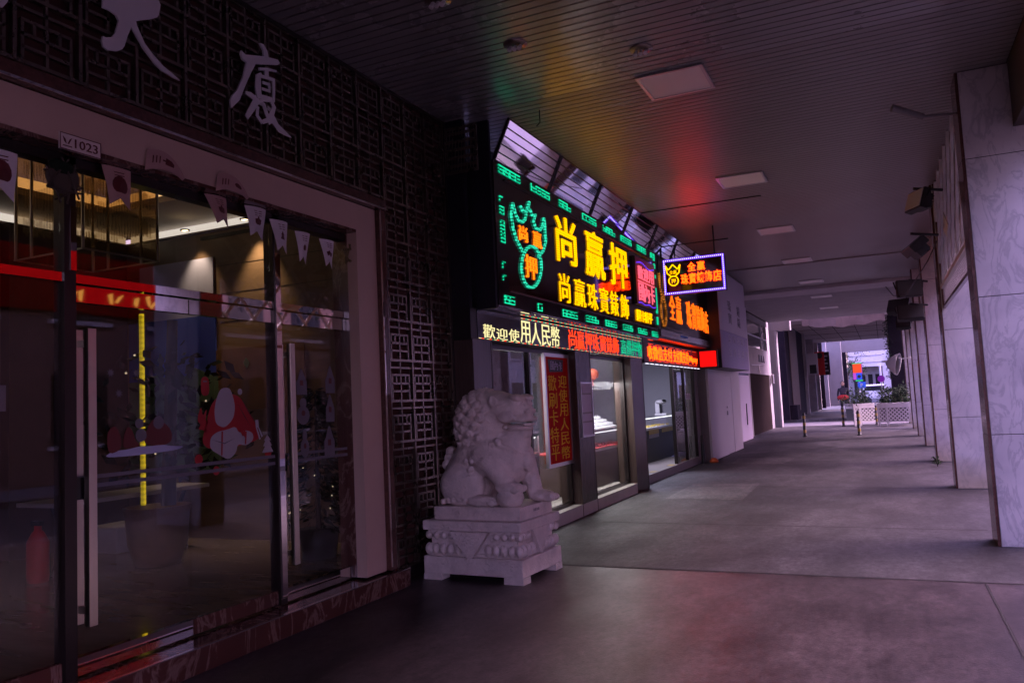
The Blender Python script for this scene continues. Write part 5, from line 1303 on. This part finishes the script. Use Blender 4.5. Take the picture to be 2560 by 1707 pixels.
def lion_field(X, Y, Z):
    f = E(X, Y, Z, (-.22, 0, .82), (.25, .23, .22))                                        # rump
    f = smin(f, Cp(X, Y, Z, (-.24, 0, .90), (-.02, 0, 1.20), .19, .22), .06)             # back
    f = smin(f, E(X, Y, Z, (.18, 0, 1.04), (.215, .19, .27)), .05)                          # chest
    f = smin(f, E(X, Y, Z, (-.03, 0, 1.33), (.24, .225, .27)), .05)                         # mane mass
    f = smin(f, E(X, Y, Z, (.06, 0, 1.49), (.27, .19, .155)), .03)                          # skull
    f = smin(f, E(X, Y, Z, (.26, 0, 1.475), (.185, .165, .125)), .025)                       # face block
    f = smin(f, E(X, Y, Z, (.345, 0, 1.385), (.115, .150, .060)), .015)                     # upper muzzle
    f = smin(f, E(X, Y, Z, (.415, 0, 1.455), (.055, .075, .050)), .010)                     # nose
    f = smin(f, E(X, Y, Z, (.31, 0, 1.18), (.115, .12, .14)), .03)                           # throat and beard
    for s in (-1, 1):
        f = smin(f, E(X, Y, Z, (-.20, .16 * s, .80), (.23, .12, .20)), .02)                # haunch
        f = smin(f, E(X, Y, Z, (.02, .20 * s, .67), (.16, .075, .055)), .015)               # hind foot
        f = smin(f, E(X, Y, Z, (.06, .15 * s, 1.06), (.17, .11, .18)), .03)                # shoulder
        f = smin(f, E(X, Y, Z, (.365, .085 * s, 1.568), (.070, .075, .032), -.15), .010)        # brow
        f = smin(f, E(X, Y, Z, (.22, .155 * s, 1.535), (.06, .03, .028)), .010)                 # brow tail
        f = np.maximum(f, -E(X, Y, Z, (.425, .085 * s, 1.515), (.030, .048, .022)))             # eye socket
        f = smin(f, E(X, Y, Z, (.395, .085 * s, 1.512), (.030, .032, .024)), .004)              # eye
        f = smin(f, E(X, Y, Z, (.17, .185 * s, 1.545), (.05, .03, .06), .3), .008)               # ear
        f = np.maximum(f, -E(X, Y, Z, (.185, .215 * s, 1.545), (.026, .018, .038), .3))
        f = smin(f, E(X, Y, Z, (.385, .090 * s, 1.372), (.080, .062, .034)), .008)             # lip roll
        f = smin(f, E(X, Y, Z, (.27, .150 * s, 1.40), (.085, .030, .050)), .012)               # cheek
        f = smin(f, E(X, Y, Z, (.445, .055 * s, 1.440), (.026, .034, .024)), .005)             # nostril wing
        f = np.maximum(f, -E(X, Y, Z, (.474, .05 * s, 1.432), (.014, .014, .010)))
        for k in range(3): f = np.maximum(f, -Cp(X, Y, Z, (.40 - .03 * k, .152 * s, 1.388 - .004 * k), (.43 - .03 * k, .148 * s, 1.355), .006, .005))
    f = smin(f, Cp(X, Y, Z, (.10, -.165, 1.02), (.27, -.17, .80), .110, .080), .025)      # near foreleg
    f = smin(f, E(X, Y, Z, (.29, -.18, .785), (.13, .105, .058)), .012)                      # near paw
    f = smin(f, E(X, Y, Z, (.30, -.18, .700), (.122, .118, .10)), .004)                     # ball under the paw
    f = smin(f, Cp(X, Y, Z, (.27, .15, 1.05), (.37, .16, .72), .105, .075), .03)         # far foreleg
    f = smin(f, E(X, Y, Z, (.44, .16, .68), (.13, .09, .055)), .012)
    for k in range(4):
        f = smin(f, E(X, Y, Z, (.385, -.255 + .05 * k, .775), (.045, .022, .034)), .004)
        f = smin(f, E(X, Y, Z, (.535, .09 + .047 * k, .665), (.048, .022, .034)), .004)
        for s in (-1, 1): f = smin(f, E(X, Y, Z, (.15, (.155 + .034 * k) * s, .658), (.045, .017, .032)), .004)
    f = smin(f, E(X, Y, Z, (.31, 0, 1.300), (.150, .128, .034), -.08), .008)                   # lower jaw
    f = smin(f, E(X, Y, Z, (.43, 0, 1.328), (.032, .105, .020)), .006)
    f = smin(f, E(X, Y, Z, (.395, 0, 1.25), (.045, .075, .055)), .012)                       # chin tuft
    for k in range(5): f = smin(f, Cp(X, Y, Z, (.40, -.06 + .03 * k, 1.26), (.385 + .015 * (k % 2), -.07 + .035 * k, 1.16), .016, .010), .005)
    f = smin(f, E(X, Y, Z, (.40, 0, .985), (.055, .062, .080)), .006)                         # bell
    for s in (-1, 1):
        f = smin(f, Cp(X, Y, Z, (.20, .185 * s, 1.16), (.33, .13 * s, 1.10), .022, .022), .006); f = smin(f, Cp(X, Y, Z, (.33, .13 * s, 1.10), (.41, 0, 1.065), .022, .022), .006)
        for k in range(5):                                                                     # ribs on the flank and leg tufts
            f = np.maximum(f, -Cp(X, Y, Z, (-.05 - .05 * k, .235 * s, .98 - .05 * k), (-.02 - .05 * k, .225 * s, .86 - .05 * k), .007, .005))
    f = smin(f, Cp(X, Y, Z, (-.42, 0, .72), (-.40, 0, 1.02), .06, .045), .02)                # tail
    cut = E(X, Y, Z, (.36, 0, 1.343), (.115, .20, .009)); f = np.maximum(f, -cut)          # mouth slit, deep at the corners
    for s in (-1, 1): f = np.maximum(f, -E(X, Y, Z, (.255, .15 * s, 1.315), (.050, .07, .019), .50))
    N = 120
    for i in range(N):
        z = 1 - 2 * (i + .5) / N; r = math.sqrt(1 - z * z); a = i * 2.39996
        p = (-.04 + .245 * r * math.cos(a), .222 * r * math.sin(a), 1.325 + .305 * z)
        if p[0] > .13 - .35 * (1.50 - p[2]) or p[2] < 1.0: continue
        f = curl(f, X, Y, Z, p, (r * math.cos(a), r * math.sin(a), z), .056)
    for s in (-1, 1):
        for k in range(7):
            q = (.20 - .055 * k, (.185 + .012 * math.sin(k)) * s, 1.19 - .030 * k); f = curl(f, X, Y, Z, q, (0, s, 0), .042, .008)
        for k in range(5): f = curl(f, X, Y, Z, (-.36 + .055 * k, .235 * s, .665 + .008 * k), (0, s, .2), .034, .007)
        for k in range(4): f = curl(f, X, Y, Z, (-.05 - .02 * k, .225 * s, 1.02 - .07 * k), (0, s, 0), .034, .007)
    for k in range(3): f = curl(f, X, Y, Z, (-.43, .035 * (k - 1), .98 + .06 * k), (-1, 0, 0), .055)
    f = np.maximum(f, .625 - Z)
    f += .0016 * np.sin(61 * X + 3 * np.sin(37 * Z)) * np.sin(57 * Y) * np.sin(49 * Z)
    return f
LION = thing('stone_lion', 'carved pale stone guardian lion seated on a lotus pedestal', 'stone lion', (-3.32, 6.60, 0), rz=R_(-3.5))
Pv, Fv = surface_nets(lion_field, (-.56, -.36, .60), (.66, .36, 1.72), .0092)
Pv = Pv.copy()
m = MB(); m.add(Pv.tolist(), Fv, 0, True); m.build('lion_body', 'stone_lion', LION, local=True)
# pedestal
p = MB()
p.box(-.50, .50, -.385, .385, .055, .205, bev=.012)
for sx in (-1, 1):
    for sy in (-1, 1): p.box(sx * .50, sx * .315, sy * .385, sy * .25, 0, .055)
p.box(-.44, .44, -.33, .33, .205, .43)
p.box(-.50, .50, -.385, .385, .43, .515, bev=.012)
p.box(-.465, .465, -.355, .355, .395, .43, bev=.01); p.box(-.46, .46, -.35, .35, .205, .235, bev=.01)
for sy in (-1, 1): p.poly([(-.20, .43), (.20, .43), (.03, .215), (0, .205), (-.03, .215)], 'y', sy * .386 if sy < 0 else .352, .036)
for sx in (-1, 1):
    q = MB().poly([(-.16, .43), (.16, .43), (.025, .215), (0, .205), (-.025, .215)], 'x', .462 if sx > 0 else -.5, .036); p.v += [] ; p.add(q.v, q.f)
for sy in (-1, 1):
    for k in range(13):
        x = -.46 + .92 * k / 12
        if abs(x) > .1: p.ell((x, sy * .345, .265), (.034, .042, .052), 10, 7)
        if abs(x) > .19: p.ell((x + .01, sy * .345, .385), (.032, .036, .036), 10, 7)
for sx in (-1, 1):
    for k in range(10):
        y = -.345 + .69 * k / 9
        if abs(y) > .08: p.ell((sx * .455, y, .265), (.042, .034, .052), 10, 7)
        if abs(y) > .15: p.ell((sx * .455, y, .385), (.036, .032, .036), 10, 7)
p.build('pedestal', 'stone_base', LION, local=True)
MB().box(-.415, .46, -.315, .315, .516, .63, bev=.008).build('plinth', 'stone_lion', LION, local=True)
m = MB()
for k in range(4): m.box(.461, .463, -.06 + .03 * k, -.042 + .03 * k, .57, .592)
m.build('inscription', 'board_grey', LION, local=True)

# ------------------------------------------------------------------ striped posts, planters, person
def bollard(x, y, label, h=.80):
    t = thing('bollard', label, 'bollard', (x, y, 0), 'black and yellow striped posts')
    MB().lathe([(0, 0), (.085, 0), (.085, .02), (.05, .03), (.05, h - .02), (.035, h), (0, h)], n=16).build('post', 'black', t, local=True)
    m = MB()
    for z in (.13, .37, .60): m.lathe([(.0515, z), (.0515, z + .10)], n=16)
    m.build('yellow_band', 'yellow_paint', t, local=True)
    return t
bollard(-2.49, 28.4, 'striped post standing by itself, closest to the shutter side'); bollard(-.82, 28.4, 'striped post directly before the lattice planters')
bollard(-1.61, 35.7, 'striped post below the walking person'); bollard(-.36, 36.4, 'striped post squeezed between the two planters')
def planter(x0, y, w, d, label, rz, seed):
    t = thing('planter_box', label, 'planter', (x0, y, 0), 'white lattice planters', rz)
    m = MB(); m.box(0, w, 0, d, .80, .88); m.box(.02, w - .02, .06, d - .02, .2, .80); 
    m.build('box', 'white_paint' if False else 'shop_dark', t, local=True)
    m = MB(); m.box(0, w, -.01, .05, .70, .90, bev=.01); m.box(0, w, d - .05, d, .70, .90); m.box(0, .05, 0, d, .70, .90); m.box(w - .05, w, 0, d, .70, .90)
    m.box(0, w, -.005, .04, .15, .21)
    m.build('rim', 'white_paint', t, local=True)
    m = MB(); z0, z1 = .21, .70; n = int((w + .49) / .15)
    for i in range(-5, n + 1):
        for s in (0, 1):
            a = .15 * i; c0, c1 = a, a + .49
            lo, hi = max(c0, 0.01), min(c1, w - .01)
            if hi - lo < .03: continue
            f = (lambda q: z0 + q - c0) if s == 0 else (lambda q: z1 - q + c0)
            m.bar((lo, .010 + .012 * s, f(lo)), (hi, .010 + .012 * s, f(hi)), .010, .048, (0, 1, 0)) if False else m.bar((lo, .010 + .012 * s, f(lo)), (hi, .010 + .012 * s, f(hi)), .048, .010, (0, 1, 0))
    m.build('lattice', 'white_paint', t, local=True)
    for x in (.02, w * .28): MB().box(x, x + .07, -.012, .05, 0, .72).build('leg', 'white_paint', t, local=True)
    MB().box(.05, w - .05, .05, d - .05, .86, .885).build('soil', 'soil', t, local=True)
    rr = random.Random(seed)
    lv = MB(); lv2 = MB(); st = MB()
    for c_ in range(int(w * 9)):
        bx_, by = rr.uniform(0.03, w - .03), rr.uniform(.06, d - .06); hh = rr.uniform(.35, .85)
        st.tube((bx_, by, .86), (bx_ + rr.uniform(-.1, .1), by, .86 + hh * .8), .012, .006, 5)
        for k in range(95):
            p_ = Vector((bx_ + rr.gauss(0, .13), by + rr.gauss(0, .13), .86 + hh * rr.uniform(.02, 1.0))); s_ = rr.uniform(.04, .085)
            dd = Vector((rr.uniform(-1, 1), rr.uniform(-1, 1), rr.uniform(-.6, .7))).normalized(); e_ = dd.orthogonal().normalized() * .38
            (lv if rr.random() < .6 else lv2).add([p_[:], (p_ + (dd + e_) * s_)[:], (p_ + dd * 2.1 * s_)[:], (p_ + (dd - e_) * s_)[:]], [(0, 1, 2, 3)])
    b = lv.build('leaves', 'leaf', t, local=True); lv2.build('young_leaves', 'leaf2', t, local=True); st.build('stems', 'bark', t, local=True)
    return t
planter(-.30, 34.6, 1.14, .8, 'white lattice planter with dark leafy shrub, the one against the pillars', 0, 4)
planter(-1.20, 35.6, .88, .8, 'white lattice planter with leafy shrub standing further back', R_(24), 8)

# person walking away in the far arcade
def skin_mesh(name, pts, edges, radii, mt, parent, root=0):
    me = bpy.data.meshes.new(name); me.from_pydata(pts, edges, []); o = bpy.data.objects.new(name, me); COL.objects.link(o)
    sk = o.modifiers.new('skin', 'SKIN'); sk.use_smooth_shade = True; ss = o.modifiers.new('sub', 'SUBSURF'); ss.levels = 1; ss.render_levels = 1
    for i, r in enumerate(radii):
        v = me.skin_vertices[0].data[i]; v.radius = (r, r) if not isinstance(r, tuple) else r; v.use_root = (i == root)
    dg = bpy.context.evaluated_depsgraph_get(); dg.update()
    m2 = bpy.data.meshes.new_from_object(o.evaluated_get(dg)); bpy.data.objects.remove(o)
    m2.materials.clear(); m2.materials.append(MATS[mt])
    ob = bpy.data.objects.new(name, m2); COL.objects.link(ob); ob.parent = parent
    return ob
t = thing('person', 'person in dark clothes walking with a red bag at the hip', 'person', (-1.80, 42.2, .15))
pts = [(0, 0, .92), (0, 0, 1.12), (0, .01, 1.34), (0, 0, 1.45), (0, -.01, 1.56), (.10, 0, .88), (.12, -.12, .48), (.11, -.06, .09), (.11, -.20, .04), (-.10, 0, .88), (-.10, .14, .50), (-.10, .34, .16), (-.10, .26, .06),
       (.19, 0, 1.38), (.25, .06, 1.12), (.24, -.08, .90), (.24, -.11, .82), (-.19, 0, 1.38), (-.25, -.04, 1.12), (-.24, -.14, .92), (-.23, -.17, .84), (0, -.01, 1.68)]
edges = [(0, 1), (1, 2), (2, 3), (3, 4), (4, 21), (0, 5), (5, 6), (6, 7), (7, 8), (0, 9), (9, 10), (10, 11), (11, 12), (2, 13), (13, 14), (14, 15), (15, 16), (2, 17), (17, 18), (18, 19), (19, 20)]
rad = [.15, .14, .15, .055, .085, .095, .065, .045, .04, .095, .065, .045, .04, .065, .05, .038, .035, .065, .05, .038, .035, .075]
skin_mesh('body', pts, edges, rad, 'jacket', t)
MB().ell((0, -.01, 1.63), (.088, .10, .125), 14, 10).ell((0, -.10, 1.61), (.016, .02, .02), 6, 5).build('face', 'skin', t, local=True)
MB().ell((0, .02, 1.66), (.098, .105, .115), 14, 10).build('hair', 'hair', t, local=True)
for sx in (1, -1):
    h = MB(); c_ = Vector((.24 * sx, -.12 - (.05 if sx < 0 else 0), .80)); h.ell(c_[:], (.018, .035, .045), 8, 6)
    for k in range(4): h.tube((c_ + Vector((0, -.024 + .016 * k, -.035)))[:], (c_ + Vector((-.008 * sx, -.026 + .016 * k, -.10 + .006 * abs(k - 1.5))))[:], .0085, .007, 6)
    h.tube((c_ + Vector((0, -.03, 0)))[:], (c_ + Vector((-.01 * sx, -.055, -.055)))[:], .010, .008, 6); h.build('hand', 'skin', t, local=True)
m = MB(); m.ell((-.02, -.20, .98), (.27, .13, .12), 16, 10); m.build('jacket_round_waist', 'red_cloth', t, local=True)

# ------------------------------------------------------------------ second arcade, across the gap
tag(MB().add([(-3.3 + 3.6 * i / 12, 40.2 + .35 * math.sin(i) * .3 + (0, .35)[j], 5.0 - j * .38 - .16 * math.sin(math.pi * i / 12) * j + .05 * math.sin(i * 1.9)) for j in (0, 1) for i in range(13)], [(i, i + 1, 14 + i, 13 + i) for i in range(12)])
    .add([(-3.3 + 3.6 * i / 12, 40.23 + .35 * math.sin(i) * .3 + (0, .35)[j], 5.0 - j * .38 - .16 * math.sin(math.pi * i / 12) * j + .05 * math.sin(i * 1.9)) for j in (0, 1) for i in range(13)], [(i, i + 1, 14 + i, 13 + i) for i in range(12)]).build('awning', 'canvas'),
    'sagging dusty canvas awning strip where the arcade ceiling ends', 'awning')
t = thing('far_arcade', 'second arcade beyond the gap with a panelled soffit and pale end beam', 'arcade', (-2, 42, .15))
m = MB(); m.box(-8, 3, 41.3, 62, 4.97, 9, 0)
for k in range(4): m.box(-8, 3, 44 + 4.4 * k, 44.05 + 4.4 * k, 4.955, 4.969, 1)
for k in range(4): m.box(-3.4 + 1.1 * k, -3.37 + 1.1 * k, 41.4, 61.9, 4.958, 4.969, 1)
m.build('soffit', ['soffit', 'joint'], t)
MB().box(-3.6, .66, 75.0, 75.5, 4.70, 5.9).build('end_beam', 'board_grey', t)
MB().box(.05, .64, 75.0, 75.5, .15, 4.695).build('end_pier', 'plaster_white', t); MB().box(-3.55, -3.05, 75, 75.5, .15, 4.695).build('end_pier', 'plaster_white', t)
MB().box(-3.04, -2.74, 74.5, 75, .15, 4.7).build('dark_post', 'dark_stone', t)
MB().box(-8, -4.25, 41.3, 51, .15, 4.965).build('dark_wall', 'dark_stone', t); MB().box(-4.249, -4.22, 43.2, 47.0, .5, 4.9).build('brown_panel', 'dark_brown_panel', t)
MB().box(-4.3, -3.9, 41.6, 43.0, .15, .85).build('ledge', 'dark_stone', t)
for k, (y, w_) in enumerate(((51.2, .3), (57.5, .3), (61.5, .3), (66, .35), (71, .4))):
    MB().box(-4.7, -4.1 + .0, y, y + w_, .15, 4.965 if y < 62 else 5.69).build('wall_pier', 'plaster_grey' if k != 3 else 'dark_stone', t)
MB().box(-8, -4.9, 51, 76, .15, 4.965).build('shop_wall', 'dark_stone', t)
MB().box(-4.9, -3.06, 73.5, 74.3, .15, 5.9).build('light_wall', 'board_grey', t)
for k in range(4): MB().box(.40 + .05 * k, 1.25, 42.3 + 8 * k, 42.9 + 8 * k, .15, 4.965 if k < 3 else 5.69).build('street_pillar', 'dark_stone', t)
t = thing('hanging_vine', 'ragged dark vine hanging down the grey pillar by the mirror', 'vine', (.36, 42, 1.7))
lv = MB(); rr = random.Random(9)
for k in range(420):
    p_ = Vector((.33 + rr.gauss(0, .07), 42.1 + rr.gauss(0, .12), rr.uniform(1.9, 4.9))); s_ = rr.uniform(.03, .07); dd = Vector((rr.uniform(-1, 1), rr.uniform(-1, 1), rr.uniform(-1, .2))).normalized(); e_ = dd.orthogonal().normalized() * .4
    lv.add([p_[:], (p_ + (dd + e_) * s_)[:], (p_ + dd * 2 * s_)[:], (p_ + (dd - e_) * s_)[:]], [(0, 1, 2, 3)])
lv.build('leaves', 'leaf_dark', t); MB().path([(.34, 42.1, 1.9), (.31, 42.1, 3.2), (.35, 42.1, 4.0), (.33, 42.1, 4.95)], .015).build('stem', 'bark', t)
for (x0, x1, y, z0, z1, mt, bits, lab) in ((-4.05, -3.45, 51.15, 2.45, 3.75, 'sticker_white', 'black', 'white shop sign with black block, first of three hung in the far arcade'),
                                   (-4.05, -3.45, 57.4, 2.55, 4.1, 'red_paint', 'black', 'bright red shop sign in the far arcade'),
                                   (-4.05, -3.35, 61.4, 2.6, 4.25, 'black', 'sticker_white', 'black shop sign with white stripes, in the far arcade')):
    t = thing('shop_sign', lab, 'sign', ((x0 + x1) / 2, y, z0), 'upright signs in the far arcade')
    MB().box(x0, x1, y - .06, y, z0, z1).build('board', mt, t)
    m = MB()
    if mt == 'red_paint': m.ell((x0 + .3, y - .062, z1 - .25), (.2, .004, .2), 14, 8)
    elif mt == 'black':
        for k in range(5): m.box(x0 + .12, x1 - .12 - .1 * (k % 2), y - .066, y - .061, z1 - .35 - .26 * k, z1 - .25 - .26 * k)
    else: m.box(x0 + .12, x1 - .1, y - .066, y - .061, z0 + .1, z0 + .62)
    m.build('print', bits, t)
# street beyond: white building, trees, signs
t = thing('white_building', 'bright white low building with stepped balconies at the street end', 'building', (-.6, 104, -.17))
m = MB(); m.box(-3.6, 3, 104, 112, 4.1, 6.2); m.box(-2.9, 3, 104.5, 112, 6.2, 7.3); m.box(-4.2, 4, 106, 112, -.17, 4.1, 1); m.box(-.9, 4, 106, 114, 7.3, 14)
for k in range(2): m.box(-3.6, 3, 103.95, 103.998, 4.55 + .8 * k, 4.62 + .8 * k, 1)
m.build('wall', ['plaster_white', 'plaster_grey'], t)
m = MB(); m.box(-1.9, -.5, 104.45, 104.5, 6.45, 7.1); m.box(-2.2, -1.0, 105.95, 106, 8, 9.4)
for k in range(5): m.box(-3.2 + .8 * k, -2.7 + .8 * k, 105.95, 106, .6, 3.2)
m.build('window', 'window_dark', t)
m = MB(); m.tube((-2.6, 103.9, -.17), (-2.6, 103.9, 4.1), .12); m.tube((-.2, 103.9, -.17), (-.2, 103.9, 4.1), .12); m.build('column', 'plaster_white', t)
for k, (x, y, h, lab) in enumerate(((-3.9, 101, 7, 'leafy street tree rising behind the coloured screen'), (-2.9, 118, 12, 'leafy tree behind the white building'))):
    t = thing('street_tree', lab, 'tree', (x, y, -.17), 'trees at the street end')
    MB().tube((x, y, -.17), (x + .2, y, h * .5), .22, .12, 10).tube((x + .1, y, h * .4), (x + 1.4, y, h * .75), .09, .03, 8).tube((x + .1, y, h * .45), (x - 1.2, y, h * .8), .08, .03, 8).build('trunk', 'bark', t)
    lv = MB(); rr = random.Random(20 + k); cl_ = [(x + rr.gauss(0, 1.5), y + rr.gauss(0, 1), h * rr.uniform(.5, 1.0), rr.uniform(.5, 1.0)) for _ in range(16)]
    for _ in range(2600):
        a = rr.choice(cl_); p_ = Vector((a[0] + rr.gauss(0, a[3] * .55), a[1] + rr.gauss(0, a[3] * .5), a[2] + rr.gauss(0, a[3] * .45))); s_ = rr.uniform(.08, .16); dd = Vector((rr.uniform(-1, 1), rr.uniform(-1, 1), rr.uniform(-1, .5))).normalized(); e_ = dd.orthogonal().normalized() * .4
        lv.add([p_[:], (p_ + (dd + e_) * s_)[:], (p_ + dd * 2 * s_)[:], (p_ + (dd - e_) * s_)[:]], [(0, 1, 2, 3)])
    lv.build('crown', 'leaf2', t)
t = thing('street_screen', 'lit street screen glowing red, green and violet at the end of the arcade', 'screen', (-2.2, 84, .0))
MB().box(-2.62, -1.72, 84.0, 84.12, 2.2, 4.0).tube((-2.2, 84.2, -.17), (-2.2, 84.2, 2.4), .06).build('case', 'black', t)
MB().box(-2.56, -1.80, 83.985, 83.995, 3.05, 3.90).build('red_field', 'screen_red', t); MB().box(-2.60, -1.74, 83.985, 83.995, 3.92, 3.99).box(-2.40, -1.74, 83.985, 83.995, 2.25, 2.36).build('green_edge', 'screen_green', t)
MB().box(-1.79, -1.74, 83.985, 83.995, 2.9, 3.9).box(-2.58, -2.3, 83.985, 83.995, 2.4, 3.04).build('violet_edge', 'screen_violet', t); MB().box(-2.28, -1.80, 83.985, 83.995, 2.4, 3.04).build('panel', 'parking_blue', t)
m = MB().ell((-2.05, 83.98, 2.7), (.16, .01, .16), 12, 8); m.build('emblem', 'black', t)
t = thing('parking_sign', 'blue sign with a white mark below the lit street screen', 'sign', (-1.9, 83, 0))
MB().box(-2.2, -1.50, 83, 83.05, 1.55, 2.15).tube((-1.85, 83.1, -.17), (-1.85, 83.1, 2.1), .04).build('plate', 'parking_blue', t); m = MB(); text(m, 'P', -1.97, -1.75, 1.68, 2.02, 82.999, .01, face='y', bold=.03); m.build('letter', 'sticker_white', t)
t = thing('no_parking_sign', 'round purple road sign beside the pale end pier', 'sign', (-.12, 70, 0))
MB().tube((-.12, 70.08, 2.22), (-.12, 70.0, 2.22), .27, .27, 24).build('disc', 'no_parking', t); MB().tube((-.12, 70.12, .15), (-.12, 70.12, 2.4), .035).build('post', 'alu', t)
t = thing('parked_van', 'pale van parked across the street end, half hidden by the shrubs', 'van', (-1.2, 95, 0))
MB().box(-2.1, .4, 95, 97, .35, 1.9, bev=.18).build('body', 'plaster_white', t); MB().box(-1.9, .2, 94.985, 94.999, 1.25, 1.75).build('window', 'window_dark', t)
for x in (-1.6, -.1): MB().tube((x, 95.05, .2), (x, 94.95, .2), .36, .36, 20).build('wheel', 'rubber', t)

# ------------------------------------------------------------------ buildings over the road (seen in mirrors and glass)
def block(name, x0, x1, y0, y1, h, wm, label, fl=3.4, bay=3.2, seed=1):
    t = thing(name, label, 'building', ((x0 + x1) / 2, (y0 + y1) / 2, -.17))
    MB().box(x0, x1, y0, y1, -.17, h).build('wall', wm, t)
    m = MB(); s_ = MB(); z = 1.0; rr = random.Random(seed)
    while z + 2 < h:
        y = y0 + .8
        while y + 1.6 < y1:
            m.box(x0 - .02, x0 - .004, y, y + 1.7, z, z + 1.9); s_.box(x0 - .12, x0 - .003, y - .1, y + 1.8, z - .12, z - .003); y += bay
        z += fl
    m.build('windows', 'window_dark', t); s_.build('sills', 'plaster_white', t)
    return t
block('opposite_building', 12.0, 24, -9, 31, 12, 'plaster_warm', 'brown building across the road, seen only in reflections', seed=2)  # its extent and brown tone are chosen to dim and warm arcade light
block('opposite_building', 13.0, 26, 44, 120, 11, 'plaster_white', 'white building across the road, seen in the tilted mirror strip', seed=3)
t = thing('street_banner', 'red street banner with yellow strokes hung across the road, reflected in the door header', 'banner', (11.9, 13, 4.4))
MB().box(11.86, 11.9, 9.5, 17.6, 4.6, 8.2).build('cloth', 'banner_red', t)
m = MB(); rr = random.Random(6)
for y in (14.75, 15.9, 16.6, 17.1):
    for k in range(2):
        a = y + rr.uniform(-.25, .25); z = 4.96 + .05 * k; h = rr.uniform(.14, .28); l = rr.uniform(-.25, .25)
        m.poly([(a, z), (a + l, z + h), (a + l + .16, z + h + .06), (a + .10, z - .03)], 'x', 11.857, -.006 - .001 * k)
m.build('stripes', 'banner_yellow', t)
tag(MB().box(11.86, 11.9, 17.65, 18.6, 4.6, 8).box(11.86, 11.9, 19.2, 20.2, 4.6, 8).build('wall_sheet', 'plaster_white'), 'white panel hung beside the red street banner, reflected in the header', 'panel')
for k, y in enumerate((22, 40, 50)):
    t = thing('roadside_tree', 'roadside tree number seen as dark branches in the mirror strip'.replace(' number', ''), 'tree', (7.8, y, -.17), 'trees along the road')
    MB().tube((7.8, y, -.17), (7.6, y + .2, 4), .2, .12, 10).tube((7.6, y + .2, 3.4), (6.0, y + 1.5, 5.4), .1, .03, 8).tube((7.6, y + .2, 3.8), (8.8, y - 1.4, 6), .1, .03, 8).tube((7.6, y, 3), (7, y - 1.5, 4.6), .07, .02, 8).build('trunk', 'bark', t)
    lv = MB(); rr = random.Random(60 + k)
    for _ in range(1400):
        a = rr.uniform(0, 6.28); p_ = Vector((7.5 + rr.gauss(0, 1.3), y + rr.gauss(0, 1.4), 6 + rr.gauss(0, .8))); s_ = rr.uniform(.08, .16); dd = Vector((rr.uniform(-1, 1), rr.uniform(-1, 1), rr.uniform(-1, .5))).normalized(); e_ = dd.orthogonal().normalized() * .4
        lv.add([p_[:], (p_ + (dd + e_) * s_)[:], (p_ + dd * 2 * s_)[:], (p_ + (dd - e_) * s_)[:]], [(0, 1, 2, 3)])
    lv.build('crown', 'leaf', t)
